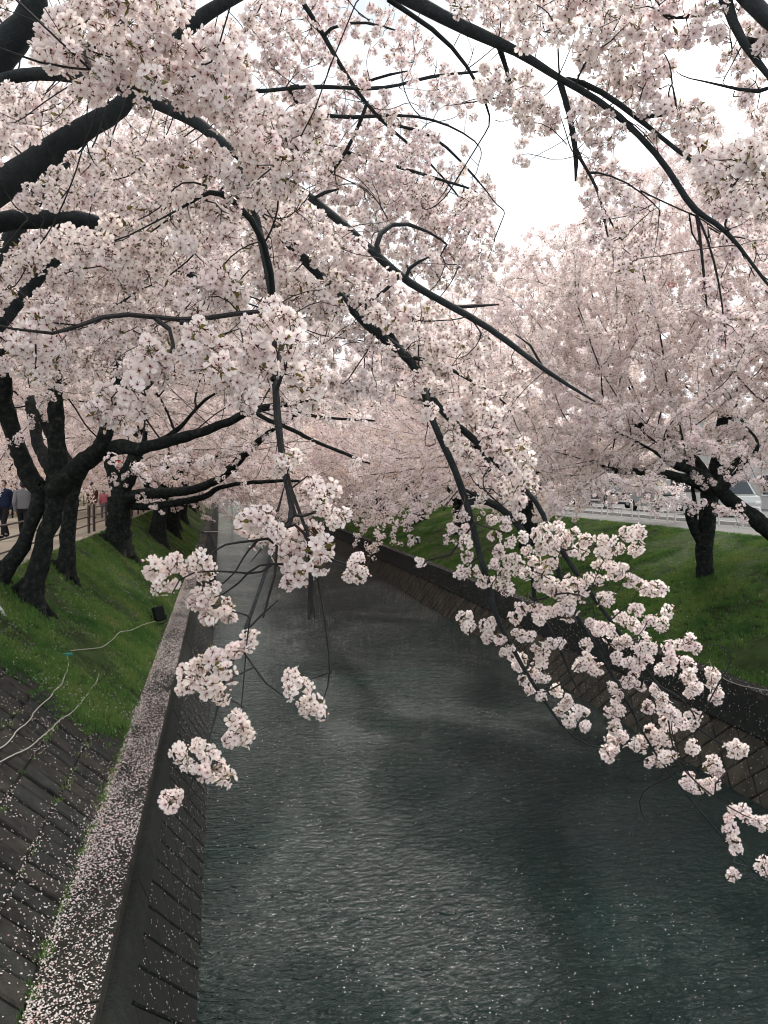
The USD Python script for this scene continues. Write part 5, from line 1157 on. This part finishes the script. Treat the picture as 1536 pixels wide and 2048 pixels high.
person((9, 1075), 'person in navy jacket on the path behind the double-stemmed tree, at the picture edge', 2.9, 'navy', 'black', 1.7, bag='grey')
person((48, 1080), 'person in a grey jacket and dark trousers behind the double-stemmed tree', 0.1, 'grey', 'black', 1.68)

# ------------------------------------------------------------------ road side: vehicles and buildings
def car(x, y, rzv, label, paint, kind='car', group=None):
    t = thing('parked_car' if kind == 'car' else 'parked_van', label, 'car' if kind == 'car' else 'van', (x, y, 0.0), rzv)
    if kind == 'car': prof = [(-2.0, 0.3), (-2.02, 0.62), (-1.9, 0.82), (-1.35, 0.92), (1.0, 0.95), (1.85, 0.86), (2.05, 0.6), (2.02, 0.3)]; cab = [(-1.5, 0.93), (-0.85, 1.42), (0.75, 1.46), (1.5, 0.95)]; hw = 0.82
    else: prof = [(-2.2, 0.32), (-2.25, 0.7), (-2.1, 0.98), (-1.85, 1.05), (2.15, 1.05), (2.2, 0.6), (2.18, 0.32)]; cab = [(-1.95, 1.04), (-1.35, 1.82), (1.95, 1.88), (2.12, 1.04)]; hw = 0.86
    def ext(poly, w, r=0.05):
        pg = sg.Polygon(poly).buffer(-r).buffer(r, 6)
        m = trimesh.creation.extrude_polygon(pg, 2 * w, engine='earcut'); m.apply_translation([0, 0, -w]); m.apply_transform(np.array([[0, 0, 1, 0], [1, 0, 0, 0], [0, 1, 0, 0], [0, 0, 0, 1.0]])); return m
    bd = ext(prof, hw); wells = [trimesh.creation.cylinder(radius=0.37, height=0.3, sections=20) for _ in range(4)]
    for k, w_ in enumerate(wells): w_.apply_transform(trimesh.transformations.rotation_matrix(PI / 2, [0, 1, 0])); w_.apply_translation([(-1, 1)[k % 2] * hw, (-1.25, 1.3)[k // 2], 0.32])
    def mf(q): return m3.Manifold(m3.Mesh(np.asarray(q.vertices, np.float32), np.asarray(q.faces, np.uint32)))
    try:
        b = mf(bd)
        for w_ in wells: b = b - mf(w_)
        if b.num_tri() < 10: b = bd
    except Exception: b = bd
    obj('body', b, paint, t, smooth=25)
    cb = ext(cab, hw - 0.06); v = np.array(cb.vertices); v[:, 0] *= np.where(v[:, 2] > 1.2, 0.86, 1.0); cb.vertices = v; obj('cabin', cb, paint, t, smooth=25)
    za, zb = (1.0, 1.36) if kind == 'car' else (1.16, 1.72)
    for s in (-1, 1):
        for ya, yb in (((-1.05, -0.05), (0.05, 0.95)) if kind == 'car' else ((-1.5, -0.5), (-0.4, 0.7), (0.8, 1.75))):
            k0, k1 = hw - 0.05, (hw - 0.06) * 0.86 + 0.012
            q = np.array([[s * k0, ya - (0.18 if ya < -1 else 0), za], [s * k0, yb + (0.18 if yb > 0.9 and kind == 'car' else 0), za], [s * k1, yb - 0.05, zb], [s * k1, ya + 0.1, zb]])
            q2 = q.copy(); q2[:, 0] -= s * 0.02; vv = np.vstack([q, q2]); ff = [[0, 1, 2], [0, 2, 3], [4, 6, 5], [4, 7, 6], [0, 4, 5], [0, 5, 1], [1, 5, 6], [1, 6, 2], [2, 6, 7], [2, 7, 3], [3, 7, 4], [3, 4, 0]]
            obj('window', (vv, np.array(ff)), 'dark_glass', t)
    c0, c1 = cab[0], cab[1]; q = np.array([[-hw * 0.8, c0[0] + 0.06, c0[1] + 0.06], [hw * 0.8, c0[0] + 0.06, c0[1] + 0.06], [hw * 0.72, c1[0] - 0.05, c1[1] - 0.06], [-hw * 0.72, c1[0] - 0.05, c1[1] - 0.06]]); q[:, 1] -= 0.02; q2 = q + [0, 0.03, -0.0]
    obj('windscreen', (np.vstack([q, q2]), np.array([[0, 1, 2], [0, 2, 3], [4, 6, 5], [4, 7, 6], [0, 4, 5], [0, 5, 1], [1, 5, 6], [1, 6, 2], [2, 6, 7], [2, 7, 3], [3, 7, 4], [3, 4, 0]])), 'dark_glass', t)
    for s in (-1, 1):
        for yy in (-1.25, 1.3):
            wl = trimesh.creation.cylinder(radius=0.31, height=0.2, sections=24); wl.apply_transform(trimesh.transformations.rotation_matrix(PI / 2, [0, 1, 0])); wl.apply_translation([s * (hw - 0.1), yy, 0.31]); wo = obj('wheel', wl, 'rubber', t, smooth=30)
            ri = trimesh.creation.cylinder(radius=0.19, height=0.02, sections=16); ri.apply_transform(trimesh.transformations.rotation_matrix(PI / 2, [0, 1, 0])); ri.apply_translation([s * (hw + 0.008), yy, 0.31]); obj('rim', ri, 'steel', wo)
        obj('headlight', rbox(0.3, 0.06, 0.14, 0.025, (s * (hw - 0.2), prof[1][0] + 0.03, 0.7)), 'head_lamp', t, smooth=30)
        obj('tail_light', rbox(0.2, 0.06, 0.2, 0.025, (s * (hw - 0.14), prof[-2][0] - 0.05, 0.75)), 'tail_lamp', t, smooth=30)
    obj('bumper', rbox(2 * hw - 0.05, 0.14, 0.2, 0.05, (0, prof[0][0] - 0.02, 0.42)), paint, t, smooth=30); obj('bumper', rbox(2 * hw - 0.05, 0.14, 0.2, 0.05, (0, -prof[0][0] + 0.04, 0.42)), paint, t, smooth=30)
car(24.4, 36.0, 0.03, 'white van parked beyond the barriers, nearest behind the stubbed trunk', 'car_white', 'van')
car(24.6, 42.0, -0.02, 'silver car parked between the white van and a dark car', 'car_silver')
car(24.5, 47.6, 0.02, 'dark car parked beyond the barriers behind hanging blossom', 'car_dark')
car(24.6, 53.4, 0.0, 'silver van parked beyond the dark car on the right road', 'car_silver', 'van')
car(24.4, 60.0, 0.03, 'white car parked farthest along the right road', 'car_white')
def building(x0, x1, y0, y1, h, m, label, floors, side, roof='building_wall'):
    t = thing('building', label, 'building'); obj('wall', box(x0, x1, y0, y1, -0.2, h), m, t)
    rf = obj('roof', box(x0 - 0.25, x1 + 0.25, y0 - 0.25, y1 + 0.25, h + 0.002, h + 0.28), roof, t)
    fx = x0 if side < 0 else x1
    for fl_ in range(floors):
        z0 = 0.9 + fl_ * 2.9
        for k in range(int((y1 - y0 - 1) / 2.6)):
            ya = y0 + 0.9 + k * 2.6; a = fx + side * 0.03; b = fx - side * 0.05
            f = obj('window', [box(min(a, b), max(a, b), ya, ya + 1.5, z0 + 1.2, z0 + 1.28), box(min(a, b), max(a, b), ya, ya + 1.5, z0 - 0.08, z0), box(min(a, b), max(a, b), ya, ya + 0.07, z0 + 0.001, z0 + 1.199), box(min(a, b), max(a, b), ya + 1.43, ya + 1.5, z0 + 0.001, z0 + 1.199)], 'white_paint', t)
            obj('pane', box(min(fx + side * 0.012, b), max(fx + side * 0.012, b), ya + 0.072, ya + 1.428, z0 + 0.002, z0 + 1.198), 'dark_glass', f)
        for k in range(int((x1 - x0 - 1) / 2.6)):
            xa = x0 + 0.9 + k * 2.6; a, b = y0 - 0.03, y0 + 0.05
            f = obj('window', [box(xa, xa + 1.5, a, b, z0 + 1.2, z0 + 1.28), box(xa, xa + 1.5, a, b, z0 - 0.08, z0), box(xa, xa + 0.07, a, b, z0 + 0.001, z0 + 1.199), box(xa + 1.43, xa + 1.5, a, b, z0 + 0.001, z0 + 1.199)], 'white_paint', t)
            obj('pane', box(xa + 0.072, xa + 1.428, y0 - 0.012, b, z0 + 0.002, z0 + 1.198), 'dark_glass', f)
building(-24, -13.5, 62, 76, 4.6, 'building_wall', 'low grey concrete building beyond the footpath between the left trunks', 1, 1)
building(-40, -22, 84, 100, 8.5, 'white_paint', 'white building farther back beyond the grey one on the left', 2, 1)
building(31, 41, 62, 92, 5.6, 'cream_wall', 'cream building behind the parked cars on the right', 1, -1)
building(33, 45, 26, 56, 6.2, 'building_wall', 'pale grey building beyond the road at the right edge', 2, -1)
t = thing('footbridge', 'small pale footbridge with railings across the far end of the canal', 'footbridge')
obj('deck', box(-1.5, 10.2, 186, 188.5, -2.5, -2.1), 'building_wall', t)
for y in (186.1, 188.4):
    for h in (-1.75, -1.4, -1.1): obj('rail', rod([-1.4, y, h], [10.1, y, h], 0.06, 6), 'white_paint', t)
    for k in range(9): obj('post', rod([-1.3 + k * 1.42, y, -2.1], [-1.3 + k * 1.42, y, -1.05], 0.07, 6), 'white_paint', t)
for x in (2.6, 6.0): obj('pier', box(x - 0.25, x + 0.25, 186.2, 188.3, WATER - 0.6, -2.502), 'building_wall', t)
